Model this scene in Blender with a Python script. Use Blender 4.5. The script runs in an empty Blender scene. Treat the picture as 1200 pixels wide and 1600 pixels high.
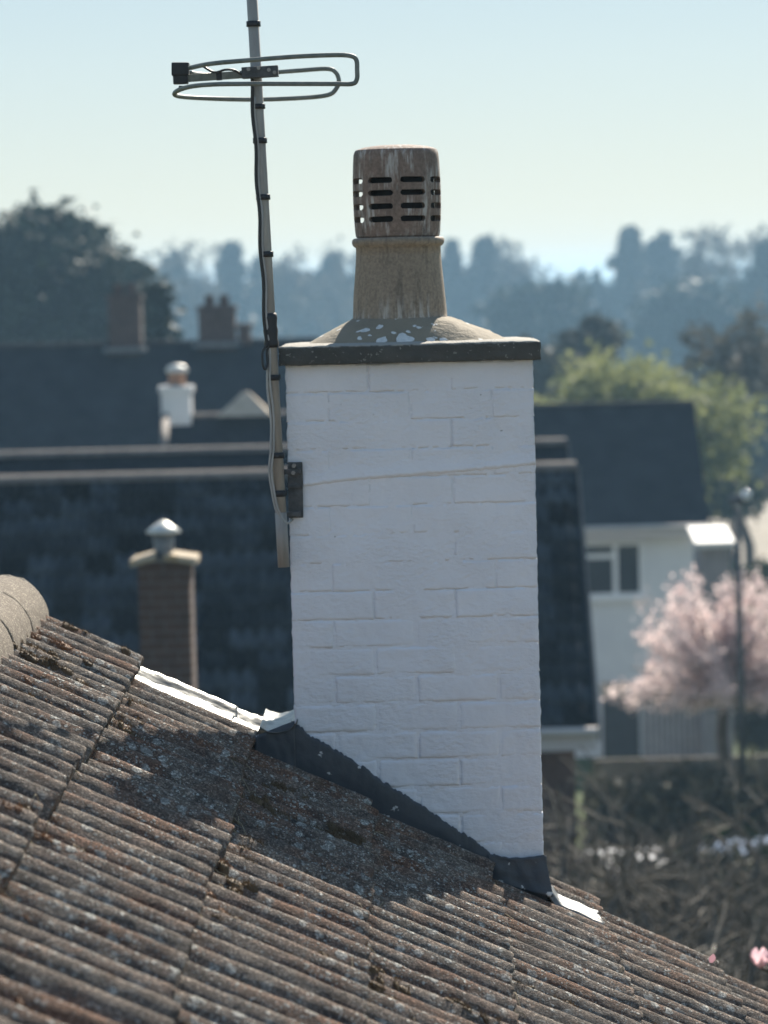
import bpy, bmesh, math, random
import numpy as np
from mathutils import Vector, Matrix, noise

random.seed(7); rng = np.random.default_rng(7)
S = bpy.context.scene
C = S.collection
R = math.radians

# ------------------------------------------------------------------ camera
FPX, W, H = 5550.0, 1200.0, 1600.0
CAM_Z = 8.0
PITCH, ROLL, YAW = R(3.66), R(-1.4), 0.0034
cam_rot = (Matrix.Rotation(YAW, 3, 'Z') @ Matrix.Rotation(math.pi/2 - PITCH, 3, 'X') @ Matrix.Rotation(ROLL, 3, 'Z'))
cd = bpy.data.cameras.new('camera'); cam = bpy.data.objects.new('camera', cd); C.objects.link(cam)
cam.matrix_world = Matrix.Translation((0, 0, CAM_Z)) @ cam_rot.to_4x4()
cd.sensor_fit = 'VERTICAL'; cd.sensor_height = 36.0; cd.sensor_width = 27.0
cd.lens = 36.0*FPX/H
cd.clip_end = 6000; cd.clip_start = 0.1
cd.dof.use_dof = True; cd.dof.focus_distance = 8.6; cd.dof.aperture_fstop = 124.9/25.5
S.camera = cam

# ------------------------------------------------------------------ sky, sun, exposure
SUN_AZ, SUN_EL = R(17), R(36)          # azimuth measured from +Y towards +X
wd = bpy.data.worlds.new('World'); S.world = wd; wd.use_nodes = True
nt = wd.node_tree; bg = nt.nodes['Background']
sky = nt.nodes.new('ShaderNodeTexSky'); sky.sky_type = 'NISHITA'; sky.sun_disc = False
sky.sun_elevation = SUN_EL; sky.sun_rotation = SUN_AZ
sky.altitude = 0; sky.air_density = 0.98; sky.dust_density = 0.0; sky.ozone_density = 2.5
soft = nt.nodes.new('ShaderNodeGamma'); soft.inputs[1].default_value = 0.40      # added to flatten sky brightness: dimmer sky, more fill on the shaded chimney
hs = nt.nodes.new('ShaderNodeHueSaturation'); hs.inputs['Saturation'].default_value = 1.55
nt.links.new(sky.outputs[0], soft.inputs[0]); nt.links.new(soft.outputs[0], hs.inputs['Color']); nt.links.new(hs.outputs[0], bg.inputs[0]); bg.inputs[1].default_value = 0.15
sl = bpy.data.lights.new('sun', 'SUN'); sl.energy = 5.0; sl.angle = R(0.5); sl.color = (1.0, 0.91, 0.78)
sun = bpy.data.objects.new('sun', sl); C.objects.link(sun)
sdir = Vector((math.sin(SUN_AZ)*math.cos(SUN_EL), math.cos(SUN_AZ)*math.cos(SUN_EL), math.sin(SUN_EL)))
sun.rotation_euler = sdir.to_track_quat('Z', 'Y').to_euler(); sun.location = (20, 30, 40)
vs = S.view_settings; vs.view_transform = 'Standard'; vs.look = 'None'; vs.gamma = 1; vs.use_curve_mapping = False
vs.exposure = 1.13
S.cycles.use_denoising = True
S.cycles.volume_bounces = 1; S.cycles.max_bounces = 6; S.cycles.diffuse_bounces = 3
S.cycles.glossy_bounces = 3; S.cycles.transparent_max_bounces = 8

def P(u, v, Y):
    """point of the place at depth Y that the photograph shows at pixel u, v"""
    d = cam_rot @ Vector(((u-600)/FPX, -(v-800)/FPX, -1))
    return Vector((0, 0, CAM_Z)) + d*(Y/d.y)

def nz(x, y, z, s=1.0, o=0.0):
    return noise.noise(Vector((x*s+o, y*s+o*1.3, z*s-o)))

# ------------------------------------------------------------------ materials
def nodes(name):
    m = bpy.data.materials.new(name); m.use_nodes = True
    n = m.node_tree.nodes; l = m.node_tree.links
    return m, n, l, n['Principled BSDF']
def ramp(n, pts):
    r = n.new('ShaderNodeValToRGB'); e = r.color_ramp.elements
    while len(e) < len(pts): e.new(0.5)
    for k, (p, c) in enumerate(pts):
        e[k].position = p; e[k].color = (c[0], c[1], c[2], 1) if not isinstance(c, (int, float)) else (c, c, c, 1)
    return r
def tnoise(n, l, vec, scale, detail=4, rough=0.55):
    t = n.new('ShaderNodeTexNoise'); t.inputs['Scale'].default_value = scale
    t.inputs['Detail'].default_value = detail; t.inputs['Roughness'].default_value = rough
    l.new(vec, t.inputs['Vector']); return t
def mixc(n, l, fac, a, b):
    m = n.new('ShaderNodeMix'); m.data_type = 'RGBA'
    for s, v in ((0, fac), (6, a), (7, b)):
        if hasattr(v, 'is_output') or isinstance(v, bpy.types.NodeSocket): l.new(v, m.inputs[s])
        elif s == 0: m.inputs[0].default_value = v
        else: m.inputs[s].default_value = (v[0], v[1], v[2], 1)
    return m.outputs[2]
def mathn(n, l, op, a, b=0.0):
    m = n.new('ShaderNodeMath'); m.operation = op
    for k, v in ((0, a), (1, b)):
        if isinstance(v, bpy.types.NodeSocket): l.new(v, m.inputs[k])
        else: m.inputs[k].default_value = v
    return m.outputs[0]
def bumpn(n, l, height, strength, dist, b):
    bm_ = n.new('ShaderNodeBump'); bm_.inputs['Strength'].default_value = strength
    bm_.inputs['Distance'].default_value = dist
    l.new(height, bm_.inputs['Height']); l.new(bm_.outputs[0], b.inputs['Normal']); return bm_
def simple(name, c1, c2=None, scale=6.0, rough=0.85, metal=0.0, bump=0.0, bscale=60.0, bdist=0.01, spec=0.5, stretch=None):
    m, n, l, b = nodes(name)
    pos = n.new('ShaderNodeNewGeometry').outputs['Position']
    if stretch:
        mp = n.new('ShaderNodeMapping'); mp.inputs['Scale'].default_value = stretch; l.new(pos, mp.inputs[0]); pos = mp.outputs[0]
    c2 = c2 or tuple(min(1, x*1.25) for x in c1)
    t = tnoise(n, l, pos, scale, 6)
    rp = ramp(n, [(0.32, c1), (0.68, c2)]); l.new(t.outputs[0], rp.inputs[0])
    l.new(rp.outputs[0], b.inputs['Base Color'])
    b.inputs['Roughness'].default_value = rough; b.inputs['Metallic'].default_value = metal
    b.inputs['Specular IOR Level'].default_value = spec
    if bump:
        t2 = tnoise(n, l, pos, bscale, 6); bumpn(n, l, t2.outputs[0], bump, bdist, b)
    return m

def tile_material():
    m, n, l, b = nodes('weathered_tile')
    pos = n.new('ShaderNodeNewGeometry').outputs['Position']
    oi = n.new('ShaderNodeObjectInfo')
    bn = ramp(n, [(0.36, 0.0), (0.64, 1.0)]); l.new(tnoise(n, l, pos, 12, 7, 0.7).outputs[0], bn.inputs[0])
    base = mixc(n, l, bn.outputs[0], (0.062, 0.054, 0.049), (0.275, 0.228, 0.186))
    base = mixc(n, l, mathn(n, l, 'MULTIPLY', oi.outputs['Random'], 0.4), base, (0.130, 0.094, 0.078))
    # rusty algae stain
    st = ramp(n, [(0.47, 0.0), (0.64, 1.0)]); l.new(tnoise(n, l, pos, 4.3, 5, 0.6).outputs[0], st.inputs[0])
    base = mixc(n, l, mathn(n, l, 'MULTIPLY', st.outputs[0], 0.75), base, (0.185, 0.092, 0.054))
    # lichen colonies: round pale spots, in drifts
    wv = n.new('ShaderNodeVectorMath'); wv.operation = 'MULTIPLY_ADD'
    wn = tnoise(n, l, pos, 40, 3); l.new(wn.outputs['Color'], wv.inputs[0]); wv.inputs[1].default_value = (0.02,)*3; l.new(pos, wv.inputs[2])
    spots = None
    for sc, th in ((26, 0.36), (60, 0.34), (120, 0.36)):
        v = n.new('ShaderNodeTexVoronoi'); v.inputs['Scale'].default_value = sc; l.new(wv.outputs[0], v.inputs['Vector'])
        rp = ramp(n, [(th-0.10, 1.0), (th, 0.0)]); l.new(v.outputs['Distance'], rp.inputs[0])
        pick = n.new('ShaderNodeSeparateColor'); l.new(v.outputs['Color'], pick.inputs[0])
        on = mathn(n, l, 'GREATER_THAN', pick.outputs[0], 0.42)
        s_ = mathn(n, l, 'MULTIPLY', rp.outputs[0], on)
        spots = s_ if spots is None else mathn(n, l, 'MAXIMUM', spots, s_)
    drift = ramp(n, [(0.38, 0.0), (0.54, 1.0)]); l.new(tnoise(n, l, pos, 5.5, 5, 0.65).outputs[0], drift.inputs[0])
    lic = mathn(n, l, 'MULTIPLY', spots, drift.outputs[0])
    lcol = mixc(n, l, tnoise(n, l, pos, 55, 4).outputs[0], (0.22, 0.22, 0.205), (0.54, 0.54, 0.50))
    base = mixc(n, l, mathn(n, l, 'MULTIPLY', lic, 0.85), base, lcol)
    # exposed aggregate
    ag = n.new('ShaderNodeTexVoronoi'); ag.inputs['Scale'].default_value = 270; l.new(pos, ag.inputs['Vector'])
    sp = n.new('ShaderNodeSeparateColor'); l.new(ag.outputs['Color'], sp.inputs[0])
    gr = ramp(n, [(0.0, 0.35), (0.70, 1.0), (0.92, 2.3)]); l.new(sp.outputs[0], gr.inputs[0])
    mm = n.new('ShaderNodeMix'); mm.data_type = 'RGBA'; mm.blend_type = 'MULTIPLY'; mm.inputs[0].default_value = 0.7
    l.new(base, mm.inputs[6]); l.new(gr.outputs[0], mm.inputs[7])
    l.new(mm.outputs[2], b.inputs['Base Color'])
    b.inputs['Roughness'].default_value = 0.92; b.inputs['Specular IOR Level'].default_value = 0.3
    hh = mathn(n, l, 'ADD', mathn(n, l, 'MULTIPLY', sp.outputs[1], 0.35), tnoise(n, l, pos, 130, 6, 0.7).outputs[0])
    hh = mathn(n, l, 'ADD', hh, mathn(n, l, 'MULTIPLY', lic, 0.5))
    bumpn(n, l, hh, 1.0, 0.007, b)
    return m

def paint_material():
    m, n, l, b = nodes('masonry_paint')
    pos = n.new('ShaderNodeNewGeometry').outputs['Position']
    t = tnoise(n, l, pos, 5, 5)
    rp = ramp(n, [(0.3, (0.755, 0.765, 0.82)), (0.7, (0.815, 0.825, 0.88))]); l.new(t.outputs[0], rp.inputs[0])
    # rare dark chips
    v = tnoise(n, l, pos, 60, 2); ch = ramp(n, [(0.775, 0.0), (0.80, 1.0)]); l.new(v.outputs[0], ch.inputs[0])
    l.new(mixc(n, l, mathn(n, l, 'MULTIPLY', ch.outputs[0], 0.7), rp.outputs[0], (0.16, 0.15, 0.14)), b.inputs['Base Color'])
    b.inputs['Roughness'].default_value = 0.62
    # brushed / roughcast relief
    mp = n.new('ShaderNodeMapping'); mp.inputs['Scale'].default_value = (0.7, 1, 1.4); l.new(pos, mp.inputs[0])
    h1 = tnoise(n, l, mp.outputs[0], 75, 5, 0.6); h2 = tnoise(n, l, pos, 22, 4, 0.5)
    msk = ramp(n, [(0.4, 0.25), (0.62, 1.0)]); l.new(tnoise(n, l, pos, 6, 3).outputs[0], msk.inputs[0])
    hh = mathn(n, l, 'ADD', mathn(n, l, 'MULTIPLY', h1.outputs[0], msk.outputs[0]), mathn(n, l, 'MULTIPLY', h2.outputs[0], 0.8))
    bumpn(n, l, hh, 0.85, 0.006, b)
    return m

def streak_material(name, c1, c2, streak, amount, rough=0.8, zhi=None, zlo=None):
    """fired clay with pale vertical droppings"""
    m, n, l, b = nodes(name)
    g = n.new('ShaderNodeNewGeometry'); pos = g.outputs['Position']
    base = mixc(n, l, tnoise(n, l, pos, 12, 5).outputs[0], c1, c2)
    mp = n.new('ShaderNodeMapping'); mp.inputs['Scale'].default_value = (1, 1, 0.11); l.new(pos, mp.inputs[0])
    t = tnoise(n, l, mp.outputs[0], 75, 5, 0.65)
    mk = ramp(n, [(0.50, 0.0), (0.63, 1.0)]); l.new(t.outputs[0], mk.inputs[0])
    t2 = ramp(n, [(0.36, 0.0), (0.54, 1.0)]); l.new(tnoise(n, l, pos, 14, 3).outputs[0], t2.inputs[0])
    f = mathn(n, l, 'MULTIPLY', mathn(n, l, 'MULTIPLY', mk.outputs[0], t2.outputs[0]), amount)
    if zlo is not None:
        sx = n.new('ShaderNodeSeparateXYZ'); l.new(pos, sx.inputs[0])
        mr = n.new('ShaderNodeMapRange'); mr.inputs[1].default_value = zhi; mr.inputs[2].default_value = zlo
        l.new(sx.outputs[2], mr.inputs[0]); f = mathn(n, l, 'MULTIPLY', f, mr.outputs[0])
    mp2 = n.new('ShaderNodeMapping'); mp2.inputs['Scale'].default_value = (1, 1, 0.16); mp2.inputs['Location'].default_value = (3, 1, 2); l.new(pos, mp2.inputs[0])
    sk = ramp(n, [(0.50, 0.0), (0.72, 1.0)]); l.new(tnoise(n, l, mp2.outputs[0], 42, 5, 0.7).outputs[0], sk.inputs[0])
    base = mixc(n, l, mathn(n, l, 'MULTIPLY', sk.outputs[0], 0.6), base, (0.045, 0.042, 0.042))
    gr = ramp(n, [(0.35, 0.75), (0.65, 1.2)]); l.new(tnoise(n, l, pos, 110, 6, 0.7).outputs[0], gr.inputs[0])
    mm = n.new('ShaderNodeMix'); mm.data_type = 'RGBA'; mm.blend_type = 'MULTIPLY'; mm.inputs[0].default_value = 1
    l.new(base, mm.inputs[6]); l.new(gr.outputs[0], mm.inputs[7]); base = mm.outputs[2]
    base = mixc(n, l, f, base, streak)
    l.new(base, b.inputs['Base Color']); b.inputs['Roughness'].default_value = rough
    bumpn(n, l, tnoise(n, l, pos, 160, 5).outputs[0], 0.35, 0.003, b)
    return m

def spotted(name, c1, c2, spot, scale, thr, rough=0.6, metal=0.0, bump=0.3, keep=0.72, bscale=150, warp=0.045):
    m, n, l, b = nodes(name)
    pos = n.new('ShaderNodeNewGeometry').outputs['Position']
    base = mixc(n, l, tnoise(n, l, pos, 14, 6, 0.65).outputs[0], c1, c2)
    wv = n.new('ShaderNodeVectorMath'); wv.operation = 'MULTIPLY_ADD'
    l.new(tnoise(n, l, pos, 60, 3).outputs['Color'], wv.inputs[0]); wv.inputs[1].default_value = (warp,)*3; l.new(pos, wv.inputs[2])
    v = n.new('ShaderNodeTexVoronoi'); v.inputs['Scale'].default_value = scale; l.new(wv.outputs[0], v.inputs['Vector'])
    rp = ramp(n, [(thr-0.05, 1.0), (thr, 0.0)]); l.new(v.outputs['Distance'], rp.inputs[0])
    pk = n.new('ShaderNodeSeparateColor'); l.new(v.outputs['Color'], pk.inputs[0])
    f = mathn(n, l, 'MULTIPLY', rp.outputs[0], mathn(n, l, 'GREATER_THAN', pk.outputs[0], keep))
    l.new(mixc(n, l, f, base, spot), b.inputs['Base Color'])
    b.inputs['Roughness'].default_value = rough; b.inputs['Metallic'].default_value = metal
    bumpn(n, l, tnoise(n, l, pos, bscale, 5).outputs[0], bump, 0.004, b)
    return m

def leaf_material(name, c1, c2, scale=3.0, trans=0.25):
    m, n, l, b = nodes(name)
    pos = n.new('ShaderNodeNewGeometry').outputs['Position']
    rp = ramp(n, [(0.3, c1), (0.7, c2)]); l.new(tnoise(n, l, pos, scale, 4).outputs[0], rp.inputs[0])
    l.new(rp.outputs[0], b.inputs['Base Color']); b.inputs['Roughness'].default_value = 0.7
    b.inputs['Specular IOR Level'].default_value = 0.25
    if trans:
        tr = n.new('ShaderNodeBsdfTranslucent'); l.new(rp.outputs[0], tr.inputs[0])
        mx = n.new('ShaderNodeMixShader'); mx.inputs[0].default_value = trans
        l.new(b.outputs[0], mx.inputs[1]); l.new(tr.outputs[0], mx.inputs[2])
        l.new(mx.outputs[0], n['Material Output'].inputs[0])
    return m

M = {}
M['tile'] = tile_material()
M['paint'] = paint_material()
M['ridge'] = spotted('ridge_concrete', (0.10, 0.083, 0.065), (0.18, 0.15, 0.115), (0.45, 0.395, 0.315), 170, 0.42, 0.95, 0, 1.0, 0.55, 260)
M['mortar'] = simple('bedding_mortar', (0.10, 0.09, 0.075), (0.20, 0.18, 0.15), 30, 0.95, 0, 0.9, 120, 0.008)
M['deck'] = simple('roof_felt', (0.03, 0.03, 0.03))
M['clay_buff'] = streak_material('buff_clay', (0.245, 0.195, 0.145), (0.315, 0.255, 0.195), (0.66, 0.64, 0.61), 1.0, 0.75, CAM_Z-0.02, CAM_Z-0.14)
M['clay_dark'] = streak_material('dark_terracotta', (0.190, 0.138, 0.112), (0.265, 0.192, 0.155), (0.58, 0.56, 0.53), 0.7, 0.85)
M['lime'] = simple('bird_lime', (0.55, 0.56, 0.56), (0.74, 0.74, 0.72), 90, 0.9)
M['soot'] = simple('sooty_liner', (0.016, 0.016, 0.018), (0.035, 0.034, 0.034), 30, 0.95)
M['flaunch'] = spotted('flaunching_mortar', (0.19, 0.165, 0.125), (0.31, 0.27, 0.205), (0.70, 0.70, 0.68), 40, 0.30, 0.9, 0, 0.8, 0.80, 90, 0.022)
M['slab'] = spotted('slab_concrete', (0.040, 0.043, 0.043), (0.125, 0.125, 0.115), (0.26, 0.26, 0.24), 90, 0.30, 0.95, 0, 1.0, 0.8)
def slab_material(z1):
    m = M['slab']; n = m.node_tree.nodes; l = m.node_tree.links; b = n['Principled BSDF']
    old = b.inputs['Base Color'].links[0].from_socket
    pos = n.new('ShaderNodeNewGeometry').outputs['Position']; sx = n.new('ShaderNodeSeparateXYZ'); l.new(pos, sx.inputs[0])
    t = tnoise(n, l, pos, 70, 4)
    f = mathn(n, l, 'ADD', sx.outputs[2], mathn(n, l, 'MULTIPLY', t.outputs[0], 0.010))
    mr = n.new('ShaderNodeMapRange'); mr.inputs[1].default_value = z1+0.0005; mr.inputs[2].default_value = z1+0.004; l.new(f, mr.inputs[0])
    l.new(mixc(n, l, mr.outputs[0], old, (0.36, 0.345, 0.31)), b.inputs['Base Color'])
M['lead_dark'] = spotted('painted_lead', (0.035, 0.042, 0.055), (0.060, 0.070, 0.085), (0.55, 0.56, 0.56), 30, 0.30, 0.45, 0.0, 0.5, 0.70, 45, 0.03)
M['lead_bright'] = simple('bright_lead', (0.10, 0.105, 0.10), (0.21, 0.21, 0.20), 20, 0.34, 0.95, 0.25, 22, 0.01, stretch=(0.5, 2.5, 1))
M['lead_dull'] = simple('dull_lead', (0.09, 0.095, 0.10), (0.19, 0.19, 0.185), 30, 0.48, 0.35, 0.5, 30, 0.008, stretch=(0.6, 2, 1))
M['galv'] = simple('weathered_mast', (0.24, 0.225, 0.21), (0.40, 0.38, 0.35), 30, 0.6, 0.0, 0.3, 200, 0.002, stretch=(1, 1, 0.2))
M['alu'] = simple('oxidised_tube', (0.13, 0.145, 0.13), (0.22, 0.235, 0.215), 40, 0.55, 0.1, 0.3, 200, 0.002)
M['black'] = simple('black_tape', (0.012, 0.013, 0.016), (0.022, 0.023, 0.027), 30, 0.5)
M['cable'] = simple('grey_cable', (0.30, 0.30, 0.30), (0.42, 0.42, 0.41), 20, 0.5)
M['cable_black'] = simple('black_cable', (0.018, 0.018, 0.02), (0.03, 0.03, 0.03), 20, 0.45)
M['bracket'] = simple('rough_bracket', (0.05, 0.055, 0.06), (0.12, 0.122, 0.125), 40, 0.7, 0.2, 0.6, 120, 0.004)
M['moss'] = leaf_material('dry_moss', (0.075, 0.052, 0.030), (0.165, 0.110, 0.058), 9.0, 0.12)
M['moss_red'] = leaf_material('rusty_moss', (0.115, 0.058, 0.032), (0.22, 0.115, 0.060), 12.0, 0.12)
M['straw'] = simple('dry_straw', (0.30, 0.24, 0.15), (0.42, 0.35, 0.23), 40, 0.8)
M['roof_far'] = simple('dark_far_tiles', (0.014, 0.018, 0.024), (0.028, 0.033, 0.040), 2.0, 0.9, 0, 0.6, 9, 0.05, spec=0.08)
M['roof_mid'] = simple('dark_pantile', (0.012, 0.016, 0.021), (0.034, 0.040, 0.046), 3.5, 0.9, 0, 0.5, 30, 0.02, spec=0.08)
def vary(name, lo, hi):                 # each tile of the slope its own tone
    m = M[name]; n = m.node_tree.nodes; l = m.node_tree.links; b = n['Principled BSDF']
    old = b.inputs['Base Color'].links[0].from_socket
    oi = n.new('ShaderNodeObjectInfo'); mr = n.new('ShaderNodeMapRange'); mr.inputs[3].default_value = lo; mr.inputs[4].default_value = hi
    l.new(oi.outputs['Random'], mr.inputs[0])
    mm = n.new('ShaderNodeMix'); mm.data_type = 'RGBA'; mm.blend_type = 'MULTIPLY'; mm.inputs[0].default_value = 1
    l.new(old, mm.inputs[6]); l.new(mr.outputs[0], mm.inputs[7]); l.new(mm.outputs[2], b.inputs['Base Color'])
vary('roof_mid', 0.25, 2.7)
M['ridge_far'] = simple('pale_ridge_tile', (0.13, 0.115, 0.105), (0.20, 0.175, 0.155), 5, 0.9)
M['brick_far'] = simple('brown_brick', (0.070, 0.045, 0.038), (0.125, 0.078, 0.062), 9, 0.9, 0, 0.4, 40, 0.01)
M['mortar_far'] = simple('grey_mortar', (0.16, 0.15, 0.135), (0.22, 0.20, 0.18), 9, 0.95)
M['render_far'] = simple('white_render', (0.66, 0.66, 0.67), (0.74, 0.74, 0.74), 2, 0.85)
M['fascia'] = simple('pale_fascia', (0.50, 0.46, 0.45), (0.58, 0.54, 0.52), 2, 0.7)
M['upvc'] = simple('white_frame', (0.76, 0.76, 0.76), (0.80, 0.80, 0.80), 2, 0.4)
M['glass'] = simple('dark_window_glass', (0.03, 0.035, 0.04), (0.05, 0.055, 0.06), 1, 0.08)
M['curtain'] = simple('grey_curtain', (0.20, 0.20, 0.19), (0.28, 0.28, 0.26), 3, 0.9)
M['white_roof'] = simple('white_flat_roof', (0.50, 0.50, 0.49), (0.58, 0.58, 0.57), 2, 0.6)
M['metal_white'] = simple('pale_cowl_metal', (0.55, 0.55, 0.52), (0.66, 0.66, 0.62), 10, 0.5, 0.2)
M['metal_grey'] = simple('grey_flue', (0.13, 0.145, 0.16), (0.20, 0.215, 0.23), 10, 0.6, 0.2)
M['slab_lichen'] = simple('lichened_slab', (0.30, 0.21, 0.10), (0.50, 0.45, 0.38), 9, 0.9, 0, 0.6, 40, 0.02)
M['tan'] = simple('tan_stone', (0.40, 0.33, 0.25), (0.50, 0.43, 0.34), 5, 0.9)
M['terracotta'] = simple('terracotta', (0.28, 0.15, 0.09), (0.38, 0.22, 0.14), 9, 0.85)
M['grass'] = simple('rough_grass', (0.040, 0.055, 0.022), (0.085, 0.100, 0.042), 0.35, 0.95, 0, 0.5, 3, 0.2, spec=0.08)
M['lawn'] = simple('bright_lawn', (0.07, 0.12, 0.03), (0.11, 0.16, 0.05), 0.5, 0.95, spec=0.08)
M['road'] = simple('pale_paving', (0.24, 0.21, 0.17), (0.32, 0.285, 0.235), 0.4, 0.9, spec=0.08)
M['hill'] = simple('far_fields', (0.05, 0.07, 0.04), (0.10, 0.12, 0.07), 0.004, 0.95, spec=0.08)
M['bark'] = simple('bark', (0.055, 0.045, 0.036), (0.105, 0.09, 0.075), 8, 0.95, 0, 0.6, 30, 0.02)
M['twig'] = simple('pale_twig', (0.038, 0.032, 0.026), (0.17, 0.148, 0.117), 3.0, 0.85)
M['conifer'] = leaf_material('conifer_needles', (0.014, 0.026, 0.018), (0.034, 0.050, 0.030), 0.7, 0.1)
M['conifer2'] = leaf_material('pine_needles', (0.020, 0.032, 0.024), (0.044, 0.062, 0.040), 0.6, 0.1)
M['willow'] = leaf_material('fresh_leaves', (0.145, 0.165, 0.060), (0.25, 0.265, 0.11), 0.8, 0.45)
M['bush'] = leaf_material('dull_leaves', (0.035, 0.036, 0.024), (0.070, 0.066, 0.042), 0.9, 0.2)
M['ivy'] = leaf_material('ivy_leaves', (0.016, 0.026, 0.013), (0.040, 0.055, 0.025), 2.0, 0.15)
M['bud'] = leaf_material('brown_buds', (0.075, 0.070, 0.055), (0.13, 0.12, 0.09), 1.0, 0.25)
M['blossom'] = leaf_material('pink_blossom', (0.66, 0.52, 0.51), (0.80, 0.70, 0.68), 2.5, 0.5)
M['petal'] = leaf_material('pink_petal', (0.80, 0.55, 0.60), (0.86, 0.66, 0.70), 20, 0.4)
M['fence'] = simple('grey_lavender_boards', (0.20, 0.19, 0.20), (0.27, 0.255, 0.265), 3, 0.9)
M['fence_dark'] = simple('brown_fence', (0.075, 0.060, 0.048), (0.12, 0.10, 0.08), 4, 0.9)
M['door_dark'] = simple('dark_door', (0.030, 0.033, 0.036), (0.045, 0.048, 0.05), 3, 0.6)
M['lamp_grey'] = simple('lamp_post_grey', (0.06, 0.068, 0.078), (0.085, 0.094, 0.105), 5, 0.6, 0.3)
M['lamp_glass'] = simple('lamp_lens', (0.60, 0.62, 0.62), (0.70, 0.72, 0.72), 5, 0.2)
M['car_white'] = simple('white_car_paint', (0.74, 0.74, 0.74), (0.78, 0.78, 0.78), 1, 0.25)
M['car_blue'] = simple('blue_car_paint', (0.05, 0.11, 0.22), (0.06, 0.13, 0.25), 1, 0.25)
M['rubber'] = simple('tyre_rubber', (0.015, 0.015, 0.016), (0.025, 0.025, 0.026), 4, 0.8)
M['red_glass'] = simple('red_lens', (0.35, 0.02, 0.02), (0.45, 0.03, 0.03), 4, 0.2)

# ------------------------------------------------------------------ mesh helpers
class MB:
    def __init__(s): s.v = []; s.f = []
    def add(s, vs_, fs_):
        o = len(s.v); s.v += [tuple(p) for p in vs_]; s.f += [tuple(i+o for i in f) for f in fs_]; return s
    def box(s, a, b):
        x0, y0, z0 = a; x1, y1, z1 = b
        return s.add([(x0,y0,z0),(x1,y0,z0),(x1,y1,z0),(x0,y1,z0),(x0,y0,z1),(x1,y0,z1),(x1,y1,z1),(x0,y1,z1)],
                     [(0,3,2,1),(4,5,6,7),(0,1,5,4),(1,2,6,5),(2,3,7,6),(3,0,4,7)])
    def lathe(s, prof, c, n=32, cap=True, jit=0.0):
        vs_, fs_ = [], []
        for (r, z) in prof:
            for k in range(n):
                a = 2*math.pi*k/n
                vs_.append((c[0]+r*math.cos(a), c[1]+r*math.sin(a), c[2]+z))
        m = len(prof)
        for i in range(m-1):
            for k in range(n):
                k2 = (k+1) % n
                fs_.append((i*n+k, i*n+k2, (i+1)*n+k2, (i+1)*n+k))
        if cap:
            fs_.append(tuple(range(n))[::-1]); fs_.append(tuple((m-1)*n+k for k in range(n)))
        return s.add(vs_, fs_)
    def tube(s, pts, rad, n=8, cap=True):
        pts = [Vector(p) for p in pts]; m = len(pts)
        if not hasattr(rad, '__len__'): rad = [rad]*m
        t0 = (pts[1]-pts[0]).normalized()
        up = Vector((0,0,1)) if abs(t0.z) < 0.9 else Vector((1,0,0))
        nx = t0.cross(up).normalized()
        vs_, fs_ = [], []
        for i in range(m):
            t = (pts[min(i+1, m-1)]-pts[max(i-1, 0)])
            if t.length < 1e-9: t = t0.copy()
            t.normalize(); nx = (nx - t*nx.dot(t)).normalized(); ny = t.cross(nx)
            for k in range(n):
                a = 2*math.pi*k/n
                vs_.append(pts[i] + (nx*math.cos(a)+ny*math.sin(a))*rad[i])
        for i in range(m-1):
            for k in range(n):
                k2 = (k+1) % n
                fs_.append((i*n+k, i*n+k2, (i+1)*n+k2, (i+1)*n+k))
        if cap and n > 2:
            fs_.append(tuple(range(n))[::-1]); fs_.append(tuple((m-1)*n+k for k in range(n)))
        return s.add(vs_, fs_)
    def prism(s, poly, y0, y1):
        """poly in (x, z), extruded along y"""
        n = len(poly)
        vs_ = [(x, y0, z) for x, z in poly] + [(x, y1, z) for x, z in poly]
        fs_ = [tuple(range(n)), tuple(range(2*n-1, n-1, -1))] + [(i, i+n, (i+1) % n+n, (i+1) % n) for i in range(n)]
        return s.add(vs_, fs_)
    def prismx(s, poly, x0, x1):
        n = len(poly)
        vs_ = [(x0, y, z) for y, z in poly] + [(x1, y, z) for y, z in poly]
        fs_ = [tuple(range(n))[::-1], tuple(range(n, 2*n))] + [(i, (i+1) % n, (i+1) % n+n, i+n) for i in range(n)]
        return s.add(vs_, fs_)
    def grid(s, fn, nu, nv):
        vs_ = [fn(i/nu, j/nv) for i in range(nu+1) for j in range(nv+1)]
        w = nv+1
        return s.add(vs_, [(i*w+j, (i+1)*w+j, (i+1)*w+j+1, i*w+j+1) for i in range(nu) for j in range(nv)])
    def mesh(s, name, mt, smooth=False, bevel=0.0, seg=2):
        me = bpy.data.meshes.new(name); me.from_pydata(s.v, [], s.f)
        bm_ = bmesh.new(); bm_.from_mesh(me)
        bmesh.ops.recalc_face_normals(bm_, faces=bm_.faces)
        if bevel:
            bmesh.ops.bevel(bm_, geom=bm_.edges[:], offset=bevel, segments=seg, profile=0.7, affect='EDGES', clamp_overlap=True)
        bm_.to_mesh(me); bm_.free()
        if smooth: me.polygons.foreach_set('use_smooth', [True]*len(me.polygons))
        me.materials.append(M[mt] if isinstance(mt, str) else mt)
        return me
    def obj(s, name, mt, parent=None, smooth=False, bevel=0.0, seg=2, label=None):
        return link(name, s.mesh(name, mt, smooth, bevel, seg), parent, label)

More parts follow.
